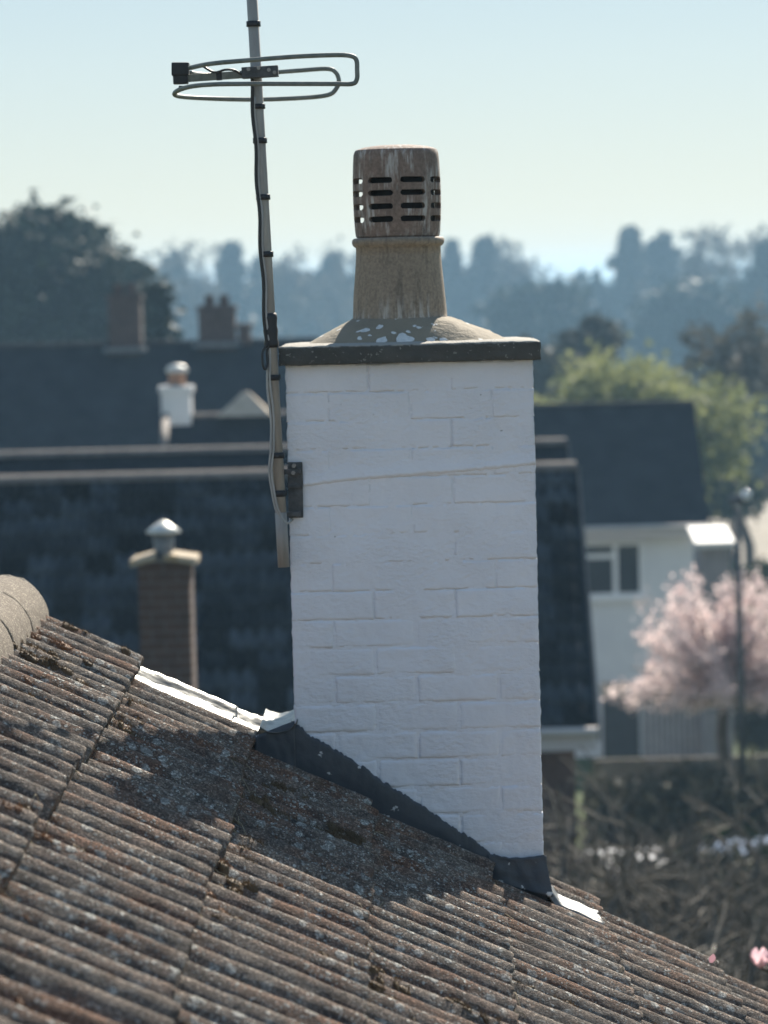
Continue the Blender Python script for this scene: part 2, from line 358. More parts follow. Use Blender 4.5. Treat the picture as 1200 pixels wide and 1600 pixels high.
def link(name, me, parent=None, label=None):
    o = bpy.data.objects.new(name, me); C.objects.link(o)
    if parent is not None:
        o.parent = parent
        o.matrix_parent_inverse = parent_inv(parent)
    if label: o['label'] = label
    return o
def parent_inv(p):
    m = p.matrix_basis.copy(); q = p
    while q.parent is not None:
        m = q.parent.matrix_basis @ q.matrix_parent_inverse @ m if False else m
        q = q.parent
    return world_of(p).inverted()
def world_of(o):
    if o.parent is None: return o.matrix_basis.copy()
    return world_of(o.parent) @ o.matrix_parent_inverse @ o.matrix_basis
def thing(name, label, cat, loc=(0,0,0), group=None):
    o = bpy.data.objects.new(name, None); C.objects.link(o); o.location = loc; o.empty_display_size = 0.2
    return tag(o, label, cat, group)
def tag(o, label, cat, group=None):
    o['label'] = label; o['category'] = cat
    if group: o['group'] = group
    return o
def struct(o): o['kind'] = 'structure'; return o
def soup(name, V, mt, parent=None, k=3, smooth=False):
    """V: (N*k, 3) array of separate triangles / quads"""
    V = np.asarray(V, dtype=np.float32).reshape(-1, 3); n = len(V)//k
    me = bpy.data.meshes.new(name); me.vertices.add(len(V)); me.vertices.foreach_set('co', V.ravel())
    me.loops.add(n*k); me.loops.foreach_set('vertex_index', np.arange(n*k, dtype=np.int32))
    me.polygons.add(n); me.polygons.foreach_set('loop_start', np.arange(0, n*k, k, dtype=np.int32))
    me.polygons.foreach_set('loop_total', np.full(n, k, dtype=np.int32))
    me.update(calc_edges=True); me.materials.append(M[mt])
    return link(name, me, parent)
def catmull(pts, n=6):
    pts = [Vector(p) for p in pts]; out = []
    for i in range(len(pts)-1):
        p0, p1, p2, p3 = pts[max(i-1,0)], pts[i], pts[i+1], pts[min(i+2, len(pts)-1)]
        for k in range(n):
            t = k/n
            out.append(0.5*((2*p1)+(p2-p0)*t+(2*p0-5*p1+4*p2-p3)*t*t+(3*p1-p0-3*p2+p3)*t**3))
    out.append(pts[-1]); return out

# ------------------------------------------------------------------ ground
def gz(y):
    return float(np.interp(y, [-300, 15, 76, 150, 250, 700, 3000], [0, 0, -2.4, -3.0, -4.2, -6, -6]))
ys = [-150, -20, 0, 10, 15, 20, 30, 40, 50, 60, 76, 90, 110, 130, 150, 180, 210, 250, 350, 500, 700, 1100, 1700, 2400]
xs = [-1300, -600, -250, -100, -50, -20, -8, 0, 8, 20, 50, 100, 250, 600, 1300]
g = MB(); g.v = [(x, y, gz(y)) for y in ys for x in xs]; nx_ = len(xs)
g.f = [(j*nx_+i, j*nx_+i+1, (j+1)*nx_+i+1, (j+1)*nx_+i) for j in range(len(ys)-1) for i in range(nx_-1)]
struct(g.obj('ground', 'grass'))
def sheet(name, x0, x1, y0, y1, mt, dz=0.01, n=14):
    m = MB()
    m.grid(lambda u, v: (x0+(x1-x0)*v, y0+(y1-y0)*u, gz(y0+(y1-y0)*u)+dz), n, 1)
    return struct(m.obj(name, mt))
sheet('road', 10.5, 40, 118, 178, 'road', 0.03)
sheet('lawn', 14, 60, 184, 205, 'lawn', 0.03)
hm = MB()
hx = np.linspace(-1250, 1250, 60)
hm.grid(lambda u, v: (-1250+2500*v, 1300+900*u, -8 + (17+4*nz(v*5, 2, 0, 1.0)+2*nz(v*17, 5, 0))*math.sin(min(1, u*1.4)*math.pi/2)), 10, 90)
struct(hm.obj('hills', 'hill', smooth=True))

# ------------------------------------------------------------------ roof in front
CY = 9.36                               # chimney front face
VERGE = 9.80
TAN = math.tan(R(29.5)); GA = 0.311     # horizontal run of one course
STEP = 0.036
a0 = P(575, 1243, 9.40)
def nose_x(k): return a0.x + GA*k       # k = 0 is the course that ends left of the flashing's middle
def nose_z(k): return a0.z - TAN*GA*k
NOSE_A = -2
PITCHR = 0.14                           # one roll
ROLLH = 0.054
def roll_profile(y):
    t = 2*abs(((y/PITCHR) % 1.0) - 0.5)  # 0 on the crest, 1 in the pan
    t = min(t, 0.96)/0.96
    return ROLLH*(1-(math.sqrt(t**2.4+0.004)-0.0632)/(math.sqrt(1.004)-0.0632))
tslope = (TAN*GA - STEP)/GA             # slope of a tile's own back
def tile_mesh(seed, flat=False):
    ny, nx2 = 52, 26
    L = 0.385; top, V, F = [], [], []
    o = seed*3.7
    xs_ = [-L + L*(i/nx2) for i in range(nx2)] + [-0.006, -0.0015, 0.0]
    for i, x in enumerate(xs_):
        for j in range(ny+1):
            y = 0.282*j/ny
            z = roll_profile(y)*(0.0 if flat else 1.0)
            z += 0.0022*nz(x, y, 0, 9, o) + 0.0012*nz(x, y, 0, 45, o) + 0.0008*nz(x, y, 0, 110, o)
            xx = x
            edge = (i >= nx2)
            if i >= nx2-1:
                xx += 0.004*nz(y, o, 0, 22, o) + 0.0025*nz(y, o, 1, 90, o)
            if i == nx2: z -= 0.0006
            if i == nx2+1: z -= 0.002
            if i == nx2+2: z -= 0.006
            V.append((xx, y, z - (L+x)*0.0))
    w = ny+1; nr = len(xs_)
    for i in range(nr-1):
        for j in range(ny): F.append((i*w+j, (i+1)*w+j, (i+1)*w+j+1, i*w+j+1))
    # nose face and side skirts
    b0 = len(V)
    for j in range(w):
        x, y, z = V[(nr-1)*w+j]; V.append((x-0.001+0.002*nz(y, o, 3, 60, o), y, z-0.026+0.003*nz(y, o, 5, 70, o)))
    for j in range(ny): F.append(((nr-1)*w+j, b0+j, b0+j+1, (nr-1)*w+j+1))
    c0 = len(V)
    for j in range(w):
        x, y, z = V[b0+j]; V.append((-L, y, z-0.004))
    for j in range(ny): F.append((b0+j, c0+j, c0+j+1, b0+j+1))
    for side in (0, ny):
        for i in range(nr-1):
            p, q = i*w+side, (i+1)*w+side
            k = len(V); V.append((V[p][0], V[p][1], V[p][2]-0.017)); V.append((V[q][0], V[q][1], V[q][2]-0.017))
            F.append((p, k, k+1, q) if side == 0 else (p, q, k+1, k))
    m = MB(); m.v = V; m.f = F
    me = bpy.data.meshes.new('tile'); me.from_pydata(V, [], F); me.update()
    me.polygons.foreach_set('use_smooth', [True]*len(me.polygons))
    me.materials.append(M['tile']); return me
house = thing('house_roof', 'weathered brown corrugated tile roof in the foreground, with moss and lichen', 'roof', (0, 7, 0))
# the deck under the tiles, both slopes, and the gable wall
RX = P(2, 905, VERGE).x                 # ridge line
rz_ = nose_z(0) - TAN*(RX-a0.x)
EX, EXL = 3.4, RX-(3.4-RX)
ez = rz_ - TAN*(EX-RX)
DZ = -0.062
deck = MB()
deck.prism([(RX, rz_+DZ), (EX, ez+DZ), (EX, ez+DZ-0.10), (RX, rz_+DZ-0.12), (EXL, ez+DZ-0.10), (EXL, ez+DZ)], 3.2, VERGE-0.02)
roof = deck.obj('roof', 'deck', house)
wallm = MB(); wallm.prism([(RX, rz_-0.25), (EX-0.35, ez-0.05), (EX-0.35, 0), (EXL+0.35, 0), (EXL+0.35, ez-0.05)], 3.5, VERGE-0.12)
wallm.obj('wall', 'brick_far', house)
tmeshes = [tile_mesh(s) for s in range(10)]
TW = 0.28
rot0 = math.atan(tslope)
tile_list = []
def place_tile(k, row, me):
    y0 = VERGE - TW*(row+1)
    o = bpy.data.objects.new('tile', me); C.objects.link(o); o.parent = roof
    j = random.Random(k*100+row)
    o.location = (nose_x(k)+j.uniform(-0.011, 0.011), y0+j.uniform(-0.002, 0.002), nose_z(k)-ROLLH*0.9+j.uniform(-0.004, 0.004))
    o.rotation_euler = (R(j.uniform(-0.7, 0.7)), rot0+R(j.uniform(-0.5, 0.5)), R(j.uniform(-0.9, 0.9)))
    o.matrix_parent_inverse = world_of(roof).inverted()
    tile_list.append(o)
for k in range(-3, 6):
    for row in range(0, 18):
        if row == 0 and k in (-1, 0, 1): continue        # the lead gutter / the stack stands here
        place_tile(k, row, tmeshes[random.Random(k*31+row*7).randrange(10)])
def roof_z(x, y):
    k = math.ceil((x-a0.x)/GA - 1e-6)
    nx__, nz__ = nose_x(k), nose_z(k)-ROLLH*0.9
    return nz__ + (nx__-x)*tslope + roll_profile(VERGE-y if False else (y-(VERGE-TW*40)))
# ridge tiles
def ridge_tile(y0, y1, r, seed, zc):
    m = MB(); n = 28; na = 22
    def fn(u, v):
        a = math.pi*(-0.03+1.06*v); y = y0+(y1-y0)*u
        rr = r + 0.003*nz(math.cos(a), y, math.sin(a), 6, seed) + 0.0015*nz(math.cos(a)*9, y*60, math.sin(a)*9, 1, seed)
        if u < 0.02: rr -= 0.004
        if u > 0.98: rr -= 0.005
        return (RX+rr*math.cos(a)*1.02, y, zc+rr*math.sin(a))
    m.grid(fn, n, na)
    def fi(u, v):
        a = math.pi*(-0.03+1.06*v); y = y0+0.002+(y1-y0-0.004)*u; rr = r-0.018
        return (RX+rr*math.cos(a), y, zc+rr*math.sin(a))
    m.grid(fi, 2, na)
    w = na+1; o2 = (n+1)*w
    m.f += [(j, j+1, o2+j+1, o2+j) for j in range(na)]
    m.f += [(n*w+j+1, n*w+j, o2+2*w+j, o2+2*w+j+1) for j in range(na)]
    return m.obj('ridge_tile', 'ridge', roof, smooth=True)
ztop = P(2, 897, VERGE).z; RR = 0.128
yy = VERGE+0.015
for i in range(10):
    ridge_tile(yy-0.452, yy, RR+random.uniform(-0.002, 0.002), i, ztop-RR+random.uniform(-0.003, 0.003)); yy -= 0.462
bed = MB()
def bedf(u, v):
    y = VERGE+0.005 - 4.9*u; a = v
    x = RX + 0.095 + 0.05*a
    zz = ztop-RR+0.03 - 0.10*a
    q = 0.012*nz(x, y, 0, 30, 1)+0.008*nz(x, y, 0, 80, 4)
    return (x+q, y, zz+q)
bed.grid(bedf, 260, 6)
for j in range(11):
    y = VERGE+0.015-0.462*j+0.006
    bed.grid(lambda u, v, y=y: (RX+(RR-0.004+0.004*nz(v*7, y, 0, 3))*math.cos(math.pi*v), y-0.016+0.024*u, ztop-RR+(RR-0.004+0.004*nz(v*7, y, 0, 3))*math.sin(math.pi*v)), 2, 20)
bed.obj('mortar_bedding', 'mortar', roof, smooth=True)

# ------------------------------------------------------------------ the white chimney
XL = 0.5*(P(447, 600, CY).x+P(460, 1100, CY).x); XR = 0.5*(P(832, 600, CY).x+P(848, 1250, CY).x)
ZT = P(640, 567, CY).z                      # underside of the cap slab
CH = XR-XL; CYB = CY+0.440
chim = thing('chimney', 'white painted brick chimney stack with buff pot, standing through the foreground roof', 'chimney', (0.5*(XL+XR), CY+0.2, nose_z(0)))
ZB = roof_z(XR, CY)-0.12
core = MB()
def jsoft(x, z):                        # how open the joints are: filled at the top, plain lower down
    f = (ZT-z)/(ZT-ZB)
    return max(0.0, float(np.interp(f, [0, 0.3, 0.45, 0.55, 0.75, 0.85, 1], [0.30, 0.34, 0.38, 0.55, 0.58, 0.42, 0.30]))*(0.95+0.8*nz(x, 3, z, 5, 7)))
NX, NZ = 150, 330
def coref(u, v):
    x = XL+0.0025+(CH-0.005)*u; z = ZB+(ZT+0.003-ZB)*v
    return (x, CY-0.0010+0.0042*jsoft(x, z)+0.0013*nz(x, 0, z, 9, 3)+0.0007*nz(x, 1, z, 50, 3)+0.0005*nz(x, 1, z, 120, 3), z)
core.grid(coref, NX, NZ)
core.box((XL+0.003, CY+0.008, ZB), (XR-0.003, CYB-0.003, ZT+0.003))
stack = core.obj('stack', 'paint', chim, smooth=False)
COURSE = 0.0752
BW = CH/3.0
brick_cache = {}
def brick(x0, x1, y0, y1, z0, z1, soft, seed, front):
    """a painted brick: gridded outer skin with uneven, rounded arrises"""
    m = MB()
    nu, nv = (30, 12) if front else (4, 2)
    d = 0.0028 if front else 0.003
    if front:
        lx, lz = x1-x0, z1-z0
        dr = random.Random(seed); off = dr.uniform(-0.0012, 0.0012); tilt = dr.uniform(-0.0015, 0.0015)
        left_corner, right_corner = x0 < XL+0.01, x1 > XR-0.01
        V = []
        for i in range(nu+1):
            u = i/nu; u = 0.5-0.5*math.cos(math.pi*u) if False else u
            for j in range(nv+1):
                v = j/nv
                ex = min(u, 1-u)*lx; ez_ = min(v, 1-v)*lz
                if left_corner and u < 0.5: ex = max(ex, 0) + 0.0
                if right_corner and u > 0.5: ex = max(ex, 0) + 0.0
                e = min(ex, ez_)
                rr = 0.007
                drop = (max(0, 1-e/rr))**2*(0.0036*soft)
                x = x0+lx*u; z = z0+lz*v
                y = y0 + drop + off*soft + tilt*(u-0.5) + 0.0016*nz(x, 0, z, 16, seed) + 0.0009*nz(x, 2, z, 55, seed) + 0.0007*nz(x, 2, z, 120, seed)
                # wavering edges where paint bridges the joint
                wx = 0.003*nz(z, seed, 0, 40) if i in (0, nu) else 0
                wz = 0.0035*nz(x, seed, 0, 35) if j in (0, nv) else 0
                V.append((x+wx, y, z+wz))
        w = nv+1
        F = [(i*w+j, (i+1)*w+j, (i+1)*w+j+1, i*w+j+1) for i in range(nu) for j in range(nv)]
        ring = [i*w for i in range(nu+1)] + [nu*w+j for j in range(1, w)] + [i*w+nv for i in range(nu-1, -1, -1)] + [j for j in range(nv-1, 0, -1)]
        o = len(V)
        for i_ in ring:
            x, y, z = V[i_]; V.append((x, y1, z))
        n = len(ring)
        F += [(ring[i], o+i, o+(i+1) % n, ring[(i+1) % n]) for i in range(n)]
        m.v, m.f = V, F
        ob = m.obj('brick', 'paint', stack, smooth=True)
        return ob
    key = (round(x1-x0, 3), round(y1-y0, 3))
    if key not in brick_cache:
        mb_ = MB().box((0, 0, 0), (x1-x0, y1-y0, z1-z0)); brick_cache[key] = mb_.mesh('brick', 'paint', False, 0.004, 2)
    o = bpy.data.objects.new('brick', brick_cache[key]); C.objects.link(o); o.parent = stack
    o.location = (x0, y0, z0); o.matrix_parent_inverse = world_of(stack).inverted(); return o
z = ZT; c = 0
J = 0.0045
HB = 0.104
while z > ZB:
    frac = (ZT-z)/(ZT-ZB)
    soft0 = 0.10 if frac < 0.42 else (0.6 if frac < 0.76 else 0.25); J = 0.0022 if frac < 0.42 else (0.0045 if frac < 0.76 else 0.003)
    z0, z1 = z-COURSE+J, z
    if c % 2 == 0: cuts = [XL, XL+BW, XL+2*BW, XR]
    else: cuts = [XL, XL+BW/2, XL+1.5*BW, XL+2.5*BW, XR]
    for i in range(len(cuts)-1):
        xa, xb = cuts[i]+(J/2 if i else -0.001), cuts[i+1]-(J/2 if i < len(cuts)-2 else -0.001)
        if roof_z(xa, CY) - 0.05 > z1 and roof_z(xb, CY)-0.05 > z1: continue
        rs = random.Random(c*10+i)
        brick(xa, xb, CY, CY+0.09, z0+rs.uniform(-0.001, 0.001), z1, min(1.4, soft0*rs.uniform(0.75, 1.2)), c*10+i+1, True)
    # side and back faces (out of sight from the front)
    for side in (0, 1):
        ya = CY+0.0945; yb = CYB-0.0945
        if c % 2: parts_ = [(ya, yb)]
        else: parts_ = [(ya, (ya+yb)/2-J/2), ((ya+yb)/2+J/2, yb)]
        for (p, q) in parts_:
            if side == 0: brick(XL-0.001, XL+0.09, p, q, z0, z1, 1, 0, False)
            else: brick(XR-0.09, XR+0.001, p, q, z0, z1, 1, 0, False)
    for i in range(len(cuts)-1):
        brick(cuts[i]+(J/2 if i else -0.001), cuts[i+1]-(J/2 if i < len(cuts)-2 else -0.001), CYB-0.09, CYB, z0, z1, 1, 0, False)
    z -= COURSE; c += 1
# the ragged lip of render that crosses the stack
lipa, lipb = P(474, 757, CY), P(837, 722, CY)
lip = MB()
def lipf(u, v):
    x = lipa.x+(XR+0.002-lipa.x)*u; zc = lipa.z+(lipb.z-lipa.z)*u + 0.006*math.sin(u*5)*(1-u) + 0.0025*nz(u*40, 0, 0, 1)
    a = v*2*math.pi*0.5 - math.pi/2
    prof = [(0.048, 0.0006), (0.030, -0.0012), (0.014, -0.003), (0.004, -0.0062), (-0.001, -0.0066), (-0.005, -0.003), (-0.008, 0.0012)]
    dz, dy = prof[int(round(v*6))]
    q = 0.5+0.5*nz(u*23, 3, 0, 1)+0.4*nz(u*70, 1, 0)
    return (x, CY + dy*(0.75+0.45*q) + 0.0004, zc+dz*(0.8+0.3*q))
lip.grid(lipf, 160, 6)
lip.obj('render_lip', 'paint', chim, smooth=True)
# cap slab
capA, capB = P(436, 556, CY-0.03), P(845, 548, CY-0.03)
zc0, zc1 = P(640, 567, CY-0.03).z, P(640, 537.5, CY-0.03).z
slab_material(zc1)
slab = MB()
SN = 90
def slab_ring(inset, z, w_):
    x0, x1, y0, y1 = capA.x+inset, capB.x-inset, CY-0.03+inset, CYB+0.03-inset
    out = []
    for i in range(SN): out.append((x0+(x1-x0)*i/SN, y0))
    for i in range(SN): out.append((x1, y0+(y1-y0)*i/SN))
    for i in range(SN): out.append((x1-(x1-x0)*i/SN, y1))
    for i in range(SN): out.append((x0, y1-(y1-y0)*i/SN))
    return [(x+0.003*w_*nz(x*1.0, y, z, 28, 2)+0.0012*nz(x, y, z, 120, 2), y+0.004*w_*nz(x, y, z, 24, 8)+0.0024*nz(x, y, z, 130, 2), z+0.0026*w_*nz(x, y, 3, 30, 4)+0.0012*nz(x, y, z, 110, 6)) for x, y in out]
lev = [(0.02, zc0), (0.002, zc0+0.0005), (0.0, zc0+0.003), (0.0, zc0+0.016), (0.0, zc0+0.026), (0.0, zc0+0.036), (0.0, zc1-0.004), (0.002, zc1-0.0005), (0.010, zc1+0.001), (0.05, zc1+0.005)]
vs_ = []
for ins, zz in lev: vs_ += slab_ring(ins, zz, 1.0 if ins < 0.02 else 0.5)
n4 = SN*4
fs_ = [(i*n4+k, i*n4+(k+1) % n4, (i+1)*n4+(k+1) % n4, (i+1)*n4+k) for i in range(len(lev)-1) for k in range(n4)]
fs_ += [tuple(range(n4))[::-1], tuple((len(lev)-1)*n4+k for k in range(n4))]
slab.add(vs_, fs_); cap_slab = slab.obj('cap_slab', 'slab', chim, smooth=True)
# flaunching
PY = CY+0.22
pc = P(625, 500, PY); PX = pc.x
zf1 = P(625, 498, PY).z
fl = MB(); NA = 96; lev = 22
xl_, xr_ = P(474, 541, PY).x-PX, P(801, 537, PY).x-PX
def flf(u, v):
    a = 2*math.pi*v; ca, sa = math.cos(a), math.sin(a)
    k = (abs(ca)**3+abs(sa)**3)**(-1/3)
    bx = (xr_ if ca > 0 else -xl_)*k*abs(ca)*(1 if ca > 0 else -1); by = 0.205*k*sa
    tx, ty = 0.122*ca, 0.122*sa
    t = u
    hz = zc1-0.004 + (zf1+0.010-zc1)*(1-(1-t)**1.06)
    if t == 1: hz -= 0.004
    x = bx+(tx-bx)*t; y = by+(ty-by)*t
    q = 0.005*nz(x, y, 0, 11, 1)+0.003*nz(x, y, 0, 40, 2)+0.001*nz(x, y, 0, 110, 2)
    return (PX+x+q, PY+y+q, hz+q*(0.3 if t > 0.95 else 1))
fl.grid(flf, lev, NA); fla = fl.obj('flaunching', 'flaunch', chim, smooth=True)
for (uu, vv, rr_, sd) in [(0.14, 0.715, 0.020, 1), (0.22, 0.755, 0.026, 2), (0.15, 0.795, 0.015, 3), (0.13, 0.812, 0.012, 4), (0.62, 0.70, 0.012, 5), (0.50, 0.672, 0.014, 6), (0.48, 0.66, 0.009, 7), (0.60, 0.79, 0.009, 8), (0.45, 0.765, 0.008, 9), (0.40, 0.735, 0.007, 10), (0.33, 0.69, 0.006, 11)]:
    m = MB(); ctr = Vector(flf(uu, vv)); nn = 18
    du = (Vector(flf(uu+0.02, vv))-ctr)/0.02; dv = (Vector(flf(uu, vv+0.004))-ctr)/0.004
    up_ = dv.cross(du).normalized(); up_ = up_ if up_.z > 0 else -up_
    V = [ctr+up_*0.0022]
    for q in range(nn):
        a = 2*math.pi*q/nn; rad_ = rr_*(0.85+0.35*nz(math.cos(a), math.sin(a), sd*3.3, 1.3))
        V.append(Vector(flf(min(0.95, max(0.01, uu+rad_*0.8*math.sin(a)/du.length)), vv+rad_*math.cos(a)/dv.length))+up_*0.0014)
    m.add(V, [(0, q+1, (q+1) % nn+1) for q in range(nn)]); m.obj('bird_lime', 'lime', fla, smooth=True)

# pot
zb = zf1-0.01; rimz = P(625, 384, PY).z; potz1 = P(625, 371, PY).z
hp = potz1-zb
pot = MB()
prof = [(0.100, 0), (0.1275, 0.0), (0.1285, 0.012), (0.1265, 0.016), (0.1262, 0.03), (0.1235, 0.07), (0.1195, 0.11), (0.1160, 0.15), (0.1142, 0.178), (0.1140, hp-0.026), (0.1175, hp-0.024), (0.1225, hp-0.019), (0.1245, hp-0.012), (0.1238, hp-0.005), (0.1195, hp-0.0008), (0.114, hp), (0.098, hp), (0.096, hp-0.02), (0.105, 0.02)]
pot.lathe(prof, (PX, PY, zb), 72, cap=False)
potm = pot.mesh('chimney_pot', 'clay_buff', True)
for v in potm.vertices:
    q = 0.0012*nz(v.co.x, v.co.y, v.co.z, 9, 5)+0.0006*nz(v.co.x, v.co.y, v.co.z, 50, 5); v.co.x += q; v.co.y += q
pot_o = link('chimney_pot', potm, chim, 'buff clay pot with rolled rim and white droppings')
# slotted terminal
ct = P(620, 235, PY).z; ch_ = ct-potz1+0.004; cxx = P(620, 300, PY).x
cow = MB()
def cr(t): return 0.1125+0.0058*math.sin(math.pi*min(1, max(0, t)))**0.8
outer = [(cr(0)-0.004, 0.0), (cr(0), 0.004)] + [(cr(t), ch_*t) for t in np.linspace(0.06, 0.93, 16)] + [(cr(1)-0.0005, ch_*0.965), (cr(1)-0.004, ch_*0.99), (cr(1)-0.012, ch_+0.001), (0.085, ch_+0.0055), (0.05, ch_+0.0095), (0.02, ch_+0.011), (0.001, ch_+0.0112)]
inner = [(0.001, ch_-0.006), (0.08, ch_-0.008), (0.096, ch_-0.02)] + [(cr(t)-0.017, ch_*t) for t in np.linspace(0.9, 0.06, 14)] + [(cr(0)-0.017, 0.0), (cr(0)-0.004, 0.0)]
cow.lathe(outer+inner, (cxx, PY, potz1), 96, cap=False)
cme = cow.mesh('cowl', 'clay_dark', False)
bm_ = bmesh.new(); bm_.from_mesh(cme); bmesh.ops.remove_doubles(bm_, verts=bm_.verts, dist=1e-5); bmesh.ops.recalc_face_normals(bm_, faces=bm_.faces); bm_.to_mesh(cme); bm_.free()
cut = MB()
rows = [280, 300, 321, 341]
for ri, ry in enumerate(rows):
    zz = P(621, ry+0.6, PY-0.115).z
    for k in range(8):
        a = R(-90+22+45*k)
        d = Vector((math.cos(a), math.sin(a), 0)); t = Vector((-math.sin(a), math.cos(a), 0))
        w, hh = 0.0355, 0.0078; poly = []
        dr = random.Random(ri*8+k)
        for i in range(8):
            th = -math.pi/2+math.pi*i/7; poly.append((w-hh+hh*math.cos(th), hh*math.sin(th)))
        for i in range(8):
            th = math.pi/2+math.pi*i/7; poly.append((-w+hh+hh*math.cos(th), hh*math.sin(th)))
        poly = [(x+0.001*dr.uniform(-1, 1), y+0.0005*dr.uniform(-1, 1)) for x, y in poly]
        nP = len(poly); vs_ = []
        for rr in (0.06, 0.16):
            for (x, y) in poly:
                q = Vector((cxx, PY, zz)) + d*rr + t*x + Vector((0, 0, y)); vs_.append(q)
        cut.add(vs_, [tuple(range(nP))[::-1], tuple(range(nP, 2*nP))] + [(i, (i+1) % nP, nP+(i+1) % nP, nP+i) for i in range(nP)])
cutm = cut.mesh('cutter', 'clay_dark'); cuto = bpy.data.objects.new('cutter', cutm); C.objects.link(cuto)
tmp = bpy.data.objects.new('cowl_tmp', cme); C.objects.link(tmp)
md = tmp.modifiers.new('b', 'BOOLEAN'); md.operation = 'DIFFERENCE'; md.object = cuto; md.solver = 'EXACT'
dg = bpy.context.evaluated_depsgraph_get(); res = bpy.data.meshes.new_from_object(tmp.evaluated_get(dg))
bpy.data.objects.remove(tmp); bpy.data.objects.remove(cuto)
res.materials.clear(); res.materials.append(M['clay_dark'])
for v in res.vertices:
    q = 0.0008*nz(v.co.x, v.co.y, v.co.z, 12, 9); v.co.x += q; v.co.z += q*0.5
bm_ = bmesh.new(); bm_.from_mesh(res)
for f in bm_.faces: f.smooth = True
for e in bm_.edges:
    if len(e.link_faces) == 2 and e.calc_face_angle(0) > R(32): e.smooth = False
bm_.to_mesh(res); bm_.free()
res.name = 'cowl'
baf = MB(); baf.lathe([(0.088, 0.012), (0.0885, ch_*0.5), (0.088, ch_-0.02), (0.06, ch_-0.012)], (cxx+0.012, PY, potz1), 40, cap=False); baf.obj('flue_liner', 'soot', pot_o, smooth=True)
cowl = link('cowl', res, pot_o, 'dark slotted clay terminal on top of the buff pot')

# lead: flashing on the front face
fl_pts_top = [(455, 1126), (468, 1134), (480, 1146), (515, 1166), (560, 1192), (600, 1222), (650, 1252), (700, 1286), (740, 1312), (766, 1333), (800, 1342), (830, 1341), (852, 1338)]
ff = MB(); NF = 260
tx_ = [p[0] for p in fl_pts_top]
def topy(u): return float(np.interp(u, tx_, [p[1] for p in fl_pts_top]))
def fff(u, v):
    px = 455+(854-455)*u
    e = 3.0*nz(px, 0, 0, 0.09)+3.0*nz(px, 1, 0, 0.31)
    t = P(px, topy(px)+e, CY-0.006)
    zb_ = roof_z(t.x, CY-0.01)-0.03
    zz = t.z+(zb_-t.z)*v
    y = CY-0.006-0.003*math.sin(math.pi*min(1, v*1.2)) + 0.003*nz(t.x, zz, 0, 12, 3)+0.0015*nz(t.x, zz, 0, 40, 1) - 0.012*max(0, v-0.75)*4*(0.35)
    return (t.x, y, zz)
ff.grid(fff, NF, 14)
flash = ff.obj('lead_flashing', 'lead_dark', chim, smooth=True, label='dark painted lead strip along the foot of the stack')
sol = flash.modifiers.new('s', 'SOLIDIFY'); sol.thickness = 0.003
# left tail of that lead, dressed over the tile beside the gutter
tl = MB()
def tlf(u, v):
    a = P(398+62*u, 1152-26*u if False else 1150-24*u, CY-0.012); 
    zb_ = roof_z(a.x, CY-0.02)-0.02
    top = a.z
    return (a.x, CY-0.012+0.004*nz(u*5, v*4, 0), top+(zb_-top)*v)
tl.grid(tlf, 24, 8); o = tl.obj('flashing_end', 'lead_dark', flash, smooth=True); o.modifiers.new('s', 'SOLIDIFY').thickness = 0.003
# lower lap of the flashing, folded round the corner
lp = MB()
def lpf(u, v):
    px = 762+89*u
    t = P(px, 1334+6*math.sin(u*3)+2*nz(u*9, 0, 0), CY-0.014)
    bx = t.x+0.020*v*u
    zb_ = roof_z(t.x, CY-0.02)+0.022*(u)**1.5
    zz = t.z+(zb_-t.z)*v
    return (bx, CY-0.014-0.02*v*v*u-0.003*math.sin(u*9)*v+0.003*nz(u*6, v*3, 2), zz)
lp.grid(lpf, 40, 14); o = lp.obj('flashing_lap', 'lead_dark', flash, smooth=True); o.modifiers.new('s', 'SOLIDIFY').thickness = 0.003
# apron below the stack (sunlit)
ap = MB()
def apf(u, v):
    x = XR+0.004+(0.145)*u; y = CY-0.03+0.19*v
    zz = nose_z(2)+(nose_x(2)-x)*tslope + 0.002
    if u < 0.25: zz += (0.25-u)/0.25*0.040
    zz += 0.003*math.sin(v*9+u*4)*math.exp(-v*1.5) + 0.004*nz(u*4, v*8, 0) + 0.014*math.exp(-((v-0.2)/0.10)**2)*(0.3+0.7*u)
    if v < 0.06: zz -= (0.06-v)/0.06*0.022
    return (x+0.01*nz(v*6, 0, 0)*u, y-0.02*u*(1-v), zz)
ap.grid(apf, 34, 60); o = ap.obj('lead_apron', 'lead_dull', chim, smooth=True, label='sunlit creased lead apron below the stack'); o.modifiers.new('s', 'SOLIDIFY').thickness = 0.003
# back gutter above the stack (sunlit)
def gutter(x0, x1, lift, name):
    m = MB()
    def fn(u, v):
        x = x0+(x1-x0)*u; y = 9.47+0.36*v+0.012*u*(1-v)
        zz = nose_z(-1)-ROLLH*0.9+(nose_x(-1)-x)*tslope+0.016+lift
        zz += 0.030*math.exp(-((v-0.95)/0.09)**2) + 0.026*math.exp(-((v-0.42)/0.12)**2) - 0.010*math.exp(-((v-0.68)/0.1)**2)
        zz += 0.0035*nz(u*5, v*9, lift*90)+0.002*nz(u*14, v*20, 1)
        if v < 0.08: zz -= (0.08-v)/0.08*0.02
        t = max(0, (x-(XL-0.16))/0.16)
        zz += 0.010*t*t
        return (x, y, zz)
    m.grid(fn, 40, 40); o = m.obj(name, 'lead_bright', chim, smooth=True); o.modifiers.new('s', 'SOLIDIFY').thickness = 0.003
    return o
g1 = gutter(nose_x(-2)-0.06, P(366, 1105, 9.6).x, 0.003, 'lead_gutter'); g1['label'] = 'bright folded lead gutter above the stack'
gutter(P(360, 1100, 9.6).x, XL+0.004, 0.0, 'lead_gutter')
